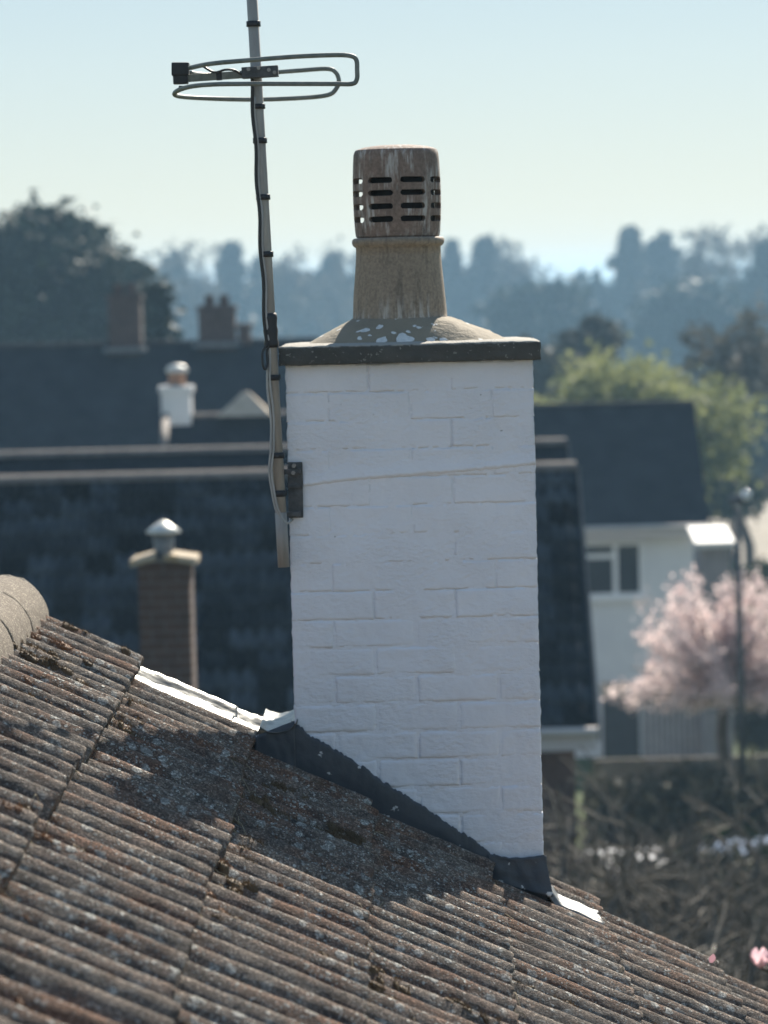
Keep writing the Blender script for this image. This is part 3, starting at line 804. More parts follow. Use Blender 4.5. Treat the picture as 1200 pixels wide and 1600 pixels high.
# its scooped end against the stack
sc_ = MB()
cS = P(432, 1126, CY-0.01); wS = P(461, 1128, CY).x-P(404, 1128, CY).x
def scf(u, v):
    a = math.pi*(1.20+0.78*u); r = wS*0.56*(1-0.05*v)
    dz = 0.62*r*math.sin(a)
    return (cS.x+r*math.cos(a), CY-0.022+0.40*v+0.004*nz(u*5, v*4, 0), cS.z+0.004+dz+0.002*v+0.003*nz(u*7, v*6, 3))
sc_.grid(scf, 30, 24); o = sc_.obj('gutter_scoop', 'lead_bright', chim, smooth=True); o.modifiers.new('s', 'SOLIDIFY').thickness = 0.003

# ------------------------------------------------------------------ aerial on its mast
aer = thing('radio_aerial', 'grey folded-loop radio aerial on a leaning metal mast beside the white chimney', 'aerial', P(443, 885, 9.33))
MY = 9.325
m0, m1 = P(443.5, 886, MY), P(394, 0, MY)
def mastp(v): # point on the mast axis at image height v
    t = (886-v)/886; return m0+(m1-m0)*t
top = m0+(m1-m0)*1.35
ml = MB(); ml.tube([m0, top], 0.0145, 20); mast = ml.obj('mast', 'galv', aer, smooth=True)
mb2 = MB(); mb2.tube([mastp(540)+Vector((0.0, 0, 0)), top], 0.0152, 20)
# lower sleeve where two mast sections overlap
sl_ = MB(); sl_.tube([m0, mastp(800)], 0.0155, 20); sl_.obj('mast_sleeve', 'galv', mast, smooth=True)
for v, hgt in ((37, 9), (165, 8), (218, 9), (306, 9), (395, 9), (588, 9), (710, 9), (770, 10)):
    p = mastp(v); h_ = hgt/593/2
    t = MB(); t.lathe([(0.0158, -h_), (0.0190, -h_*0.9), (0.0186, 0), (0.0190, h_*0.9), (0.0158, h_)], p, 20); t.obj('tape_band', 'black', aer, smooth=True)
t = MB(); pa, pb = mastp(541), mastp(487)
pts = [pa+(pb-pa)*k/8 for k in range(9)]; t.tube(pts, [0.0185+0.0015*math.sin(k*2.1) for k in range(9)], 16); t.obj('tape_wrap', 'black', aer, smooth=True, label='long black tape wrap on the mast')
# cables strapped to the mast
def cable(offs, va, vb, rad, mt, tail=None):
    pts = []; n = 24
    for k in range(n+1):
        v = va+(vb-va)*k/n; p = mastp(v)
        pts.append(p+Vector((offs+0.0022*math.sin(v*0.06+offs*900), -0.0152+0.001*math.sin(v*0.05), 0)))
    if tail: pts += tail
    m = MB(); m.tube(catmull(pts, 2), rad, 8); return m.obj('cable', mt, aer, smooth=True)
tailA = [P(424, 735, 9.31), P(428, 765, 9.31), P(434, 795, 9.31), P(445, 815, 9.315), P(452, 816, 9.33), P(456, 808, 9.36)]
cable(-0.0135, 110, 540, 0.0042, 'cable_black')
cable(-0.0065, 150, 700, 0.0030, 'cable', tailA)
cable(-0.0140, 545, 700, 0.0030, 'cable', [p+Vector((-0.006, 0.003, 0)) for p in tailA[:4]]+[P(447, 819, 9.33), P(457, 812, 9.36)])
lpb = MB(); lpb.tube(catmull([P(420, 536, 9.31), P(411, 548, 9.305), P(410, 566, 9.30), P(414, 577, 9.30), P(418, 568, 9.305), P(417, 548, 9.31), P(424, 538, 9.31)], 5), 0.0035, 8); lpb.obj('cable_loop', 'cable_black', aer, smooth=True)
# folded loop
N1, F1 = 9.06, 9.60
path = [P(297,106,9.27), P(330,99.5,9.14), P(390,94,9.07), P(460,88.5,N1), P(520,86,N1), P(546,87,N1), P(556.5,93,N1), P(558,110,N1), P(557.5,124,N1), P(550,131,N1), P(520,131,N1), P(460,131,N1), P(390,131,9.07), P(330,132,9.12), P(294,136,9.2), P(274,144,9.32), P(280,150.5,9.45), P(330,154,9.56), P(400,155.5,F1), P(470,153,F1), P(512,148.5,F1), P(525,139,F1), P(529.5,126,F1), P(524,112.5,F1), P(510,107.5,F1), P(470,110,F1), P(430,113,9.6), P(378,116.5,9.57), P(325,117,9.45), P(297,114,9.32)]
lo = MB(); lo.tube(catmull(path, 5), 0.0062, 10); lo.obj('loop_element', 'alu', aer, smooth=True)
def obox(name, pa, pb, hw, hh, mt, parent, bevel=0.002, label=None):
    """box whose axis runs pa -> pb"""
    ax = (pb-pa).normalized(); sd = Vector((0, 1, 0)); sd = (sd-ax*sd.dot(ax)).normalized(); up = ax.cross(sd)
    vs_ = []
    for e in (pa, pb):
        for s1, s2 in ((-1,-1),(1,-1),(1,1),(-1,1)): vs_.append(e+sd*hw*s1+up*hh*s2)
    m = MB(); m.add(vs_, [(0,1,2,3),(7,6,5,4),(0,4,5,1),(1,5,6,2),(2,6,7,3),(3,7,4,0)])
    return m.obj(name, mt, parent, bevel=bevel, label=label)
AY = 9.30
obox('boom', P(285, 123, AY), P(384, 116, AY), 0.011, 0.0095, 'alu', aer)
jb = obox('junction_box', P(268.5, 108.5, AY), P(296, 108.5, AY), 0.024, 0.0175, 'black', aer, 0.005)
obox('junction_lid', P(271, 125, AY), P(294, 124, AY), 0.02, 0.0115, 'black', jb, 0.003)
obox('cable_gland', P(283, 134, AY), P(283, 142, AY), 0.006, 0.006, 'black', jb, 0.002)
obox('boom_tape', P(338, 119, AY), P(347, 118.5, AY), 0.0125, 0.011, 'black', aer, 0.002)
cl = obox('mast_clamp', P(378, 114.5, AY-0.012), P(435, 111, AY-0.012), 0.02, 0.0145, 'bracket', aer, 0.003)
for q in ((388, 108), (404, 106), (420, 109), (429, 113)):
    b = MB(); p = P(q[0], q[1], AY-0.036); b.tube([p, p+Vector((0, 0.03, 0))], 0.0052, 6); b.obj('bolt', 'galv', cl)
b = MB(); b.tube(catmull([P(318, 104, 9.27), P(335, 113, 9.26), P(352, 109, 9.26), P(366, 110, 9.27), P(380, 118, 9.28)], 6), 0.0032, 8); b.obj('feed_cable', 'cable_black', aer, smooth=True)
# wall bracket
br = obox('wall_bracket', P(461, 722, CY-0.006), P(462.5, 809, CY-0.006), 0.006, 0.0195, 'bracket', aer, 0.003)
obox('bracket_arm', P(432, 738, CY-0.018), P(470, 736, CY-0.018), 0.006, 0.007, 'bracket', br, 0.002)
obox('bracket_ridge', P(450, 760, CY-0.014), P(473, 760, CY-0.014), 0.004, 0.0035, 'bracket', br, 0.001)
obox('bracket_arm', P(434, 803, CY-0.018), P(470, 803, CY-0.018), 0.005, 0.006, 'bracket', br, 0.002)
for q in ((438, 740), (458, 739), (440, 803), (459, 728)):
    b = MB(); p = P(q[0], q[1], CY-0.036); b.tube([p, p+Vector((0, 0.03, 0))], 0.0058, 6); b.obj('bolt', 'galv', br)

# ------------------------------------------------------------------ moss, straw and petals on the roof
mv, mf = {'moss': MB(), 'moss_red': MB()}, None
def clump(m, x, y, lx, ly, lz, seed):
    nu, nv = 5, 9
    base = roof_z(x, y)
    def fn(u, v):
        t = u*math.pi/2; a = 2*math.pi*v
        dx, dy, dz = math.cos(t)*math.cos(a), math.cos(t)*math.sin(a), math.sin(t)
        q = 1+0.45*nz(dx, dy, dz, 1.7, seed)+0.35*nz(dx, dy, dz, 5, seed)
        px, py = x+dx*lx*q, y+dy*ly*q
        # drape over the corrugation
        return (px, py, base - (px-x)*tslope + 0.45*(roof_z(x, py)-base) - 0.006 + dz*lz*q)
    m.grid(fn, nu, nv)
fuzz = {'moss': [], 'moss_red': []}
def add_fuzz(kind, x, y, lx, ly, lz, n):
    base = roof_z(x, y)
    r = rng.random((n, 3)); a = r[:, 0]*2*np.pi; rad = np.sqrt(r[:, 1])
    px = x+np.cos(a)*rad*lx; py = y+np.sin(a)*rad*ly
    pz = base-(px-x)*tslope-0.006+lz*np.sqrt(np.maximum(0, 1-rad**2))+0.45*(np.array([roof_z(x, q) for q in py])-base)
    d = rng.normal(size=(n, 3))*0.5; d[:, 2] = abs(d[:, 2])+0.7
    L = (0.004+0.006*rng.random(n))[:, None]
    s = rng.normal(size=(n, 3)); s /= np.linalg.norm(s, axis=1)[:, None]
    c_ = np.stack([px, py, pz], 1); w = 0.0010
    T = np.stack([c_-s*w, c_+s*w, c_+d*L], 1); fuzz[kind].append(T.reshape(-1, 3))
def in_stack(x, y): return XL-0.03 < x < XR+0.03 and y > CY-0.02
rm = random.Random(5)
def mossy(x, y): # how overgrown this spot is
    return nz(x, y, 0, 1.6, 11)+0.35*nz(x, y, 0, 4, 3)
cnt = 0; tries = 0
while cnt < 4600 and tries < 150000:
    tries += 1
    k = rm.choice([-2, -2, -1, 0, 1, 2, 3])
    y = rm.uniform(5.2, VERGE-0.02)
    nearnose = rm.random() < 0.5
    x = nose_x(k-1)+ (abs(rm.gauss(0, 0.035))+0.004 if nearnose else rm.uniform(0, GA))
    den = mossy(x, y) + (0.45 if k == -2 and y > 8.2 else 0) + (0.15 if nearnose else -0.15) - (0.4 if k >= 3 else 0) + 0.12
    if den < rm.uniform(0.0, 0.6): continue
    if in_stack(x, y) or (y > 9.45 and -1 <= k <= 1): continue
    # settle in the pan between two rolls
    ph = ((y-(VERGE-TW*40))/PITCHR) % 1.0
    if rm.random() < 0.75: y += ((round(ph)-ph)*PITCHR)*rm.uniform(0.4, 1.0)
    kind = 'moss_red' if nz(x, y, 0, 2.6, 20) > 0.12 else 'moss'
    for q in range(rm.choice([1, 2, 3, 4, 6, 8]) if not nearnose else rm.choice([1, 1, 2, 3])):
        xx, yy_ = x+q*rm.uniform(0.008, 0.02), y+rm.gauss(0, 0.007)
        if in_stack(xx, yy_): break
        if xx > nose_x(k)-0.012: break
        lx = rm.uniform(0.007, 0.021); ly = rm.uniform(0.007, 0.018); lz = rm.uniform(0.005, 0.014)
        clump(mv[kind], xx, yy_, lx, ly, lz, cnt*0.37); add_fuzz(kind, xx, yy_, lx*1.05, ly*1.05, lz, int(30+1600*lx)); cnt += 1
for kind, nm in (('moss', 'moss'), ('moss_red', 'rusty_moss')):
    o = mv[kind].obj(nm, kind, roof, smooth=True); o['kind'] = 'stuff'
    o = soup(nm+'_fibres', np.concatenate(fuzz[kind]), kind, roof); o['kind'] = 'stuff'
# dry stalks caught under the tile noses
stw = MB()
for i in range(130):
    k = rm.choice([-2, -1, 0, 1, 2]); y = rm.uniform(5.4, 9.3); x = nose_x(k)+rm.uniform(-0.01, 0.03)
    if in_stack(x, y): continue
    zz = roof_z(x, y)+0.006; dx, dy = rm.gauss(0, 0.02), rm.gauss(0, 0.03)
    p = [(x-dx, y-dy, roof_z(x-dx, y-dy)+0.006), (x+rm.gauss(0, 0.006), y, zz+rm.uniform(0.002, 0.012)), (x+dx, y+dy, roof_z(x+dx, y+dy)+0.005)]
    stw.tube(catmull(p, 3), 0.0009, 4, cap=False)
o = stw.obj('dry_straw', 'straw', roof); o['kind'] = 'stuff'
# loose pebble of mortar
pb = MB(); q = P(712, 1397, 8.0)
def at_roof(u, v):
    lo_, hi_ = 4.5, 9.8
    for _ in range(40):
        mid = 0.5*(lo_+hi_); p = P(u, v, mid)
        if p.z > roof_z(p.x, p.y): lo_ = mid
        else: hi_ = mid
    return P(u, v, lo_)
def pebble(u, v, r, label):
    p = at_roof(u, v); m = MB()
    m.grid(lambda a, b: tuple(p+Vector((math.sin(a*math.pi)*math.cos(b*2*math.pi)*r*1.2, math.sin(a*math.pi)*math.sin(b*2*math.pi)*r, math.cos(a*math.pi)*r*0.8+r*0.4))*1.0), 8, 12)
    for i, vv in enumerate(m.v):
        d = Vector(vv)-p; m.v[i] = tuple(p+d*(1+0.3*nz(d.x, d.y, d.z, 60)))
    tag(m.obj('pebble', 'ridge', smooth=True), label, 'pebble')
pebble(716, 1398, 0.017, 'small pale pebble lying among the roof tiles below the dark flashing')
pebble(1016, 1506, 0.010, 'tiny dark pebble on the tile roof right of the lead apron')
pm = MB(); p = P(1113, 1500, 9.62)
def petf(u, v):
    a = (v-0.5)*1.6; w_ = math.sin(math.pi*min(1, u*0.9+0.1))*0.011
    return (p.x-0.003+w_*math.sin(a)*1.2+0.006*u, p.y+0.006*math.cos(a)*w_*60*0.02, p.z-0.008+0.026*u)
pm.grid(petf, 8, 6); o = pm.obj('petal', 'petal', smooth=True); o.modifiers.new('s', 'SOLIDIFY').thickness = 0.0008
tag(o, 'single pink petal standing on the roof edge below the apron', 'petal')

# ------------------------------------------------------------------ houses behind
def gable_house(name, label, x0, x1, yr, half, zr, ze, base, wall='render_far', roofm='roof_far', ridge='ridge_far', overhang=0.35, fascia='fascia', capw=0.11):
    """ridge along X; returns (thing, roof part)"""
    t = thing(name, label, 'house', ((x0+x1)/2, yr, base))
    g = 0.25
    w = MB(); sl_ = (zr-ze)/half
    yw = half-overhang
    w.prismx([(yr-yw, base), (yr+yw, base), (yr+yw, zr-sl_*yw-0.16), (yr, zr-0.16), (yr-yw, zr-sl_*yw-0.16)], x0+g, x1-g)
    wo = w.obj('wall', wall, t)
    r = MB(); th = 0.12
    r.prismx([(yr, zr), (yr-half, ze), (yr-half, ze-th), (yr, zr-th), (yr+half, ze-th), (yr+half, ze)], x0, x1)
    ro = r.obj('roof', roofm, t)
    rc = MB()
    n = max(2, int((x1-x0)/0.45))
    for k in range(n):
        xa = x0+(x1-x0)*k/n; xb = x0+(x1-x0)*(k+1)/n-0.012
        prof = [(yr+capw*math.cos(a), zr-0.02+capw*0.85*math.sin(a)) for a in np.linspace(0, math.pi, 9)]
        m = MB().prismx(prof, xa, xb); o = m.obj('ridge_tile', ridge, ro)
    fm = MB().box((x0+0.02, yr-half-0.03, ze-0.30), (x1-0.02, yr-half-0.003, ze-0.03)); fm.obj('fascia', fascia, t)
    gm = MB().tube([(x0, yr-half-0.09, ze-0.07), (x1, yr-half-0.09, ze-0.07)], 0.055, 8); gm.obj('gutter', fascia, t, smooth=True)
    for xe, s in ((x0, -1), (x1, 1)):
        for sd in (-1, 1):
            v = MB(); a, b = xe-0.0, xe+s*0.035
            v.prismx([(yr, zr+0.02), (yr+sd*half, ze+0.02), (yr+sd*half, ze-0.2), (yr, zr-0.2)], min(a, b)+(0.001 if s > 0 else 0), max(a, b)-(0.001 if s < 0 else 0)); v.obj('bargeboard', ridge, ro)
    return t, ro

# middle roof with separate pantiles
MYR = 45.0; mz = P(300, 752, MYR).z; mzr = P(880, 726, MYR).z
mzr = 0.5*(mz+mzr); mxr = 0.5*(P(905, 726, MYR).x+P(929, 1130, 41.6).x)
MH = 3.4
mze = P(890, 1133, MYR-MH).z
mid, midroof = gable_house('bungalow', 'long dark pantiled roof with pale ridge right behind the white chimney', -8.0, mxr, MYR, MH, mzr, mze, gz(43), wall='brick_far', roofm='roof_mid', capw=0.13)
sl_len = math.hypot(MH, mzr-mze); ang = math.atan2(mzr-mze, MH)
def pantile_mesh(wd_, ln, seed):
    m = MB(); n = 16; V, F = [], []
    rr = random.Random(seed)
    for i, (x, dz) in enumerate(((0, -0.03), (0.0, 0.0), (ln*0.5, 0.0), (ln, 0.0))):
        for j in range(n+1):
            u = j/n; z = 0.055*max(0, math.sin(u*4*math.pi))**0.8 - 0.012*max(0, -math.sin(u*4*math.pi))
            V.append((wd_*u, x, z+dz+0.02*(1-x/ln)+rr.uniform(-0.003, 0.003)))
    w = n+1
    F = [(i*w+j, i*w+j+1, (i+1)*w+j+1, (i+1)*w+j) for i in range(3) for j in range(n)]
    me = bpy.data.meshes.new('tile'); me.from_pydata(V, [], F); me.update()
    me.polygons.foreach_set('use_smooth', [False]*n+[True]*(2*n)); me.materials.append(M['roof_mid']); return me
pms = [pantile_mesh(0.36, 0.42, s) for s in range(5)]
NC, NR = 22, 13; gau = sl_len/NR
for r_ in range(NR):
    for c_ in range(NC):
        o = bpy.data.objects.new('tile', pms[(r_*5+c_*3+r_*c_) % 5]); C.objects.link(o); o.parent = midroof
        rr = random.Random(r_*99+c_)
        d = r_*gau-0.03
        o.location = (mxr-0.04-0.36*(c_+1)+rr.uniform(-0.006, 0.006), MYR-MH+d*math.cos(ang), mze+d*math.sin(ang)+0.022+rr.uniform(-0.006, 0.006))
        o.rotation_euler = (ang-0.045, rr.uniform(-0.015, 0.015), rr.uniform(-0.01, 0.01))
        o.matrix_parent_inverse = world_of(midroof).inverted()
# second roof peeping above it
z2 = 0.5*(P(200, 711, 53).z+P(880, 690, 53).z)
b2, b2r = gable_house('bungalow', 'dark roof showing only as a strip above the long pantiled roof', -9.0, P(886, 690, 53).x, 53, 4.0, z2, z2-3.2, gz(53), capw=0.12)
# third: short roof with the white chimney
z3 = P(340, 650, 66).z
b3, b3r = gable_house('house', 'dark roofed house with a small white chimney, left of the aerial mast', P(262, 650, 66).x, P(560, 650, 66).x, 66, 4.2, z3, z3-3.5, gz(66), capw=0.10)
def stack_of(parent, u0, u1, vtop, vbot, Y, depth, mt, name='chimney'):
    a, b = P(u0, vtop, Y), P(u1, vtop, Y); zb_ = P(u0, vbot, Y).z
    m = MB().box((a.x, Y, zb_), (b.x, Y+depth, a.z)); o = m.obj(name, mt, parent)
    m = MB().box((a.x-0.04, Y-0.04, a.z-0.11), (b.x+0.04, Y+depth+0.04, a.z-0.003)); m.obj('chimney_cap', mt, parent)
    return o, a, b
o, a, b = stack_of(b3r, 251, 297, 604, 665, 65.8, 0.6, 'render_far')
m = MB(); cx_ = (a.x+b.x)/2; m.lathe([(0.16, 0), (0.15, 0.18), (0.17, 0.20), (0.17, 0.24), (0.13, 0.25)], (cx_+0.02, 66.1, a.z), 16); m.obj('chimney_pot', 'terracotta', b3r, smooth=True)
m = MB(); m.lathe([(0.02, 0.27), (0.20, 0.25), (0.21, 0.29), (0.16, 0.37), (0.03, 0.40)], (cx_+0.02, 66.1, a.z), 16); m.obj('cowl', 'metal_white', b3r, smooth=True)
m = MB(); px_ = P(258, 655, 61.7); m.tube([P(259, 650, 65.6), P(256, 704, 61.6)], 0.075, 8); m.obj('verge_trim', 'ridge_far', b3r, smooth=True)
m = MB(); q0, q1, qa = P(340, 650, 66), P(425, 648, 66), P(384, 613, 66)
m.add([(q0.x, 65.6, q0.z), (q1.x, 65.6, q0.z), (q1.x, 66.6, q0.z), (q0.x, 66.6, q0.z), (qa.x-0.06, 66.0, qa.z), (qa.x+0.06, 66.0, qa.z), (qa.x+0.06, 66.2, qa.z), (qa.x-0.06, 66.2, qa.z)],
      [(0,3,2,1),(4,5,6,7),(0,1,5,4),(1,2,6,5),(2,3,7,6),(3,0,4,7)])
m.obj('vent_turret', 'tan', b3r, label='tan stone pyramid on the ridge')
# far long roof with brick chimneys on the ridge
zf = 0.5*(P(0, 545, 86).z+P(430, 531, 86).z)
fh, fr = gable_house('house', 'wide dark far roof with brown brick chimneys on its ridge', -16, P(497, 530, 86).x, 86, 5.2, zf, zf-4.3, gz(86), wall='brick_far', ridge='roof_far')
for (u0, u1, vt, vb) in ((168, 219, 461, 556), (309, 367, 478, 548), (372, 391, 506, 540)):
    o, a, b = stack_of(fr, u0, u1, vt, vb, 85.7, 0.6, 'brick_far')
    if u1-u0 > 30:
        m = MB().box((a.x-0.12, 85.35, P(u0, vb-12, 85.5).z-0.1), (b.x+0.12, 85.69, P(u0, vb-12, 85.5).z)); m.obj('lead_saddle', 'metal_grey', fr)
        for f_ in (0.3, 0.7):
            m = MB(); m.lathe([(0.13, 0), (0.11, 0.22), (0.12, 0.25), (0.10, 0.26)], (a.x+(b.x-a.x)*f_, 86.0, a.z), 10); m.obj('chimney_pot', 'brick_far', fr, smooth=True)
# right house, white front
RYR = 80.0; zr4 = P(960, 633, RYR).z; ze4 = P(1005, 819, 76.8).z
x4 = 0.5*(P(1085, 630, 80).x+P(1107, 815, 76).x)
rh, rr_ = gable_house('house', 'white rendered house with dark slate roof, right of the chimney', x4-8.5, x4, RYR, 3.2, zr4, ze4, gz(76)-0.3, ridge='roof_far')
WY = RYR-2.85
def window(parent, u0, u1, v0, v1, bars_v=(), bars_h=()):
    a, b = P(u0, v0, WY), P(u1, v1, WY)
    f = MB(); t = 0.09
    x0, x1, z1, z0 = a.x, b.x, a.z, b.z
    y0, y1 = WY-0.05, WY+0.04
    f.box((x0, y0, z0), (x1, y1, z0+t)); f.box((x0, y0, z1-t), (x1, y1, z1))
    f.box((x0, y0+0.002, z0+t), (x0+t, y1, z1-t)); f.box((x1-t, y0+0.002, z0+t), (x1, y1, z1-t))
    for q in bars_v: xx = x0+(x1-x0)*q; f.box((xx-t*0.6, y0+0.004, z0+t), (xx+t*0.6, y1, z1-t))
    for (q, c0, c1) in bars_h: zz = z1+(z0-z1)*q; f.box((x0+(x1-x0)*c0+t, y0+0.006, zz-t*0.6), (x0+(x1-x0)*c1-t*0.6, y1, zz+t*0.6))
    fo = f.obj('window', 'upvc', parent)
    p = MB().box((x0+t*0.5, WY-0.012, z0+t*0.5), (x1-t*0.5, WY-0.006, z1-t*0.5)); p.obj('pane', 'glass', fo)
    s = MB().box((x0-0.06, y0-0.07, z0-0.07), (x1+0.06, y1, z0-0.002)); s.obj('sill', 'upvc', fo)
    return fo
window(rh, 905, 1006, 847, 932, (0.56,), ((0.26, 0.0, 0.56),))
window(rh, 860, 895, 847, 932, (), ())
dm = MB(); a, b = P(941, 1088, WY), P(1000, 1200, WY); dm.box((a.x, WY-0.06, gz(76)-0.28), (b.x, WY+0.02, a.z)); dm.obj('door', 'door_dark', rh)
dm = MB(); a, b = P(938, 1066, WY), P(980, 1087, WY); dm.box((a.x, WY-0.05, b.z), (b.x, WY+0.02, a.z)); dm.obj('fanlight', 'tan', rh)
# flat roofed side wing
a, b = P(1090, 852, 70.2), P(1147, 852, 70.2)
wing = thing('side_wing', 'narrow grey side wing with sunlit white flat roof at the right house end', 'extension', ((a.x+b.x)/2, 77, gz(76)))
m = MB().box((a.x+0.06, 70.4, gz(76)-0.3), (b.x-0.06, 71.9, a.z-0.07)); m.obj('wall', 'fence', wing)
m = MB(); zt = a.z; m.prismx([(70.2, zt-0.06), (72.0, zt+0.14), (72.0, zt+0.26), (70.2, zt+0.05)], a.x-0.05, b.x+0.02); m.obj('roof', 'white_roof', wing)
# near brick chimney with a metal cowl, on a low house hidden by the roof in front
BY = 27.0
nh = thing('brick_chimney', 'brown brick chimney with pale conical metal cowl, left of the white chimney', 'chimney', P(260, 1100, BY))
a, b = P(214, 880, BY), P(296, 880, BY); zb_ = P(214, 1190, BY).z
m = MB().box((a.x+0.006, BY+0.006, zb_), (b.x-0.006, BY+0.394, a.z-0.01)); nst = m.obj('stack', 'mortar_far', nh)
bx_, hz_ = (b.x-a.x)/2, 0.075
bmh = MB().box((0, 0, 0), ((b.x-a.x)/2-0.008, 0.10, 0.066)).mesh('brick', 'brick_far', False, 0.004, 1)
bmq = MB().box((0, 0, 0), ((b.x-a.x)/4-0.008, 0.10, 0.066)).mesh('brick', 'brick_far', False, 0.004, 1)
bms = MB().box((0, 0, 0), (0.10, 0.19, 0.066)).mesh('brick', 'brick_far', False, 0.004, 1)
def put(me, loc, parent):
    o = bpy.data.objects.new(me.name.split('.')[0], me); C.objects.link(o); o.parent = parent; o.location = loc
    o.matrix_parent_inverse = world_of(parent).inverted(); return o
zz = a.z-0.075; kk = 0
while zz > zb_:
    if kk % 2 == 0:
        for q in (0, 1): put(bmh, (a.x+bx_*q+0.004, BY, zz), nst)
    else:
        put(bmq, (a.x+0.004, BY, zz), nst); put(bmh, (a.x+bx_*0.5+0.004, BY, zz), nst); put(bmq, (a.x+bx_*1.5+0.004, BY, zz), nst)
    for q in (0, 1):
        put(bms, (b.x-0.10, BY+0.103+0.148*q, zz), nst) if q == 0 else put(bms, (b.x-0.10, BY+0.296-0.0, zz), nst) if False else None
        put(bms, (b.x-0.0985, BY+0.105+0.195*q-0.005*q, zz), nst)
    zz -= 0.075; kk += 1
m = MB().box((a.x-0.01, BY-0.02, a.z-0.0), (b.x+0.01, BY+0.42, a.z+0.03)); m.obj('crown', 'mortar_far', nh)
for (u0, v0, u1, v1) in ((203, 884, 243, 873), (256, 873, 308, 880)):
    p, q = P(u0, v0, BY), P(u1, v1, BY)
    m = MB(); th = 0.042; V = []
    for (pp) in (p, q):
        for (yy_, zz_) in ((BY-0.05, -th*0.6), (BY+0.46, -th*0.6), (BY+0.46, th*0.7), (BY-0.05, th*0.7)): V.append((pp.x, yy_, pp.z+zz_+0.012))
    m.add(V, [(0,1,2,3),(7,6,5,4),(0,4,5,1),(1,5,6,2),(2,6,7,3),(3,7,4,0)]); m.obj('cap_slab', 'slab_lichen', nh, bevel=0.015)
pcx = P(256, 860, BY+0.2)
m = MB(); zt_, zq = P(256, 833, BY+0.2).z, P(256, 876, BY+0.2).z
m.lathe([(0.066, zq-pcx.z), (0.072, 0), (0.088, zt_-pcx.z), (0.07, zt_-pcx.z)], (pcx.x, BY+0.2, pcx.z), 20); m.obj('flue', 'metal_grey', nh, smooth=True)
m = MB(); za, zp = P(256, 833, BY+0.2).z, P(256, 813, BY+0.2).z
m.lathe([(0.01, 0.0), (0.130, 0.0), (0.134, 0.016), (0.09, 0.05), (0.035, zp-za-0.01), (0.004, zp-za)], (pcx.x, BY+0.2, za), 20); m.obj('cowl', 'metal_white', nh, smooth=True)
lowz = P(250, 1150, BY).z
lh, lr = gable_house('bungalow', 'low dark roof below the brown brick chimney, behind the foreground roof', -7, -0.6, 27.4, 3.6, lowz, lowz-2.1, gz(27), wall='brick_far', roofm='roof_mid')

# ------------------------------------------------------------------ lamp post, fence, cars
ly_ = 56.0
pt, pbm = P(1152, 792, ly_), P(1158, 1180, ly_)
lamp = thing('street_lamp', 'grey street lamp post standing in front of the pink blossom tree', 'street lamp', (pt.x, ly_, gz(ly_)))
m = MB(); m.tube([(pt.x+0.03, ly_, gz(ly_)), (pt.x+0.01, ly_, gz(ly_)+1.6)], 0.085, 12); m.obj('post_base', 'lamp_grey', lamp, smooth=True)
m = MB(); m.tube([(pt.x+0.01, ly_, gz(ly_)+1.6), (pt.x, ly_, pt.z)], [0.058, 0.045], 12); m.obj('post', 'lamp_grey', lamp, smooth=True)
ha, hb = P(1140, 783, ly_), P(1172, 775, ly_)
m = MB(); m.tube([P(1138, 784, ly_), P(1150, 781, ly_), P(1164, 777, ly_), P(1175, 775, ly_)], [0.05, 0.09, 0.10, 0.06], 10); m.obj('lamp_head', 'lamp_grey', lamp, smooth=True)
m = MB(); q = P(1166, 775, ly_-0.05); m.lathe([(0.005, 0.10), (0.07, 0.08), (0.095, 0.0), (0.06, -0.06), (0.005, -0.08)], q, 12, cap=False); m.obj('lamp_lens', 'lamp_glass', lamp, smooth=True)
FY = 62.0
fz = P(1050, 1186, FY).z; fx0, fx1 = P(930, 1186, FY).x, P(1290, 1186, FY).x
fence = thing('garden_fence', 'low brown board fence below the blossom tree', 'fence', ((fx0+fx1)/2, FY, gz(FY)))
nb = 30
for i in range(nb):
    xa = fx0+(fx1-fx0)*i/nb; xb = fx0+(fx1-fx0)*(i+1)/nb-0.012
    m = MB().box((xa, FY, gz(FY)-0.05), (xb, FY+0.022, fz-0.03+0.02*math.sin(i*3.3))); m.obj('board', 'fence_dark', fence)
m = MB().box((fx0, FY+0.024, gz(FY)+0.3), (fx1, FY+0.06, gz(FY)+0.4)); m.obj('rail', 'fence_dark', fence)
m = MB().box((fx0, FY-0.03, fz-0.02), (fx1, FY+0.07, fz+0.02)); m.obj('capping', 'fence_dark', fence)
GY = 71.0
ga, gb = P(1003, 1095, GY), P(1092, 1110, GY)
gate = thing('board_gate', 'grey vertical board gate with arched top in front of the white house', 'gate', ((ga.x+gb.x)/2, GY, gz(GY)))
nb = 10
for i in range(nb):
    f0, f1 = i/nb, (i+1)/nb; xm = (f0+f1)/2
    m = MB().box((ga.x+(gb.x-ga.x)*f0, GY, gz(GY)), (ga.x+(gb.x-ga.x)*f1-0.012, GY+0.03, ga.z+0.28*math.cos((xm-0.25)*2.2)-0.1)); m.obj('board', 'fence', gate)
m = MB().box((ga.x, GY+0.032, gz(GY)+0.4), (gb.x, GY+0.07, gz(GY)+0.5)); m.obj('rail', 'fence', gate)
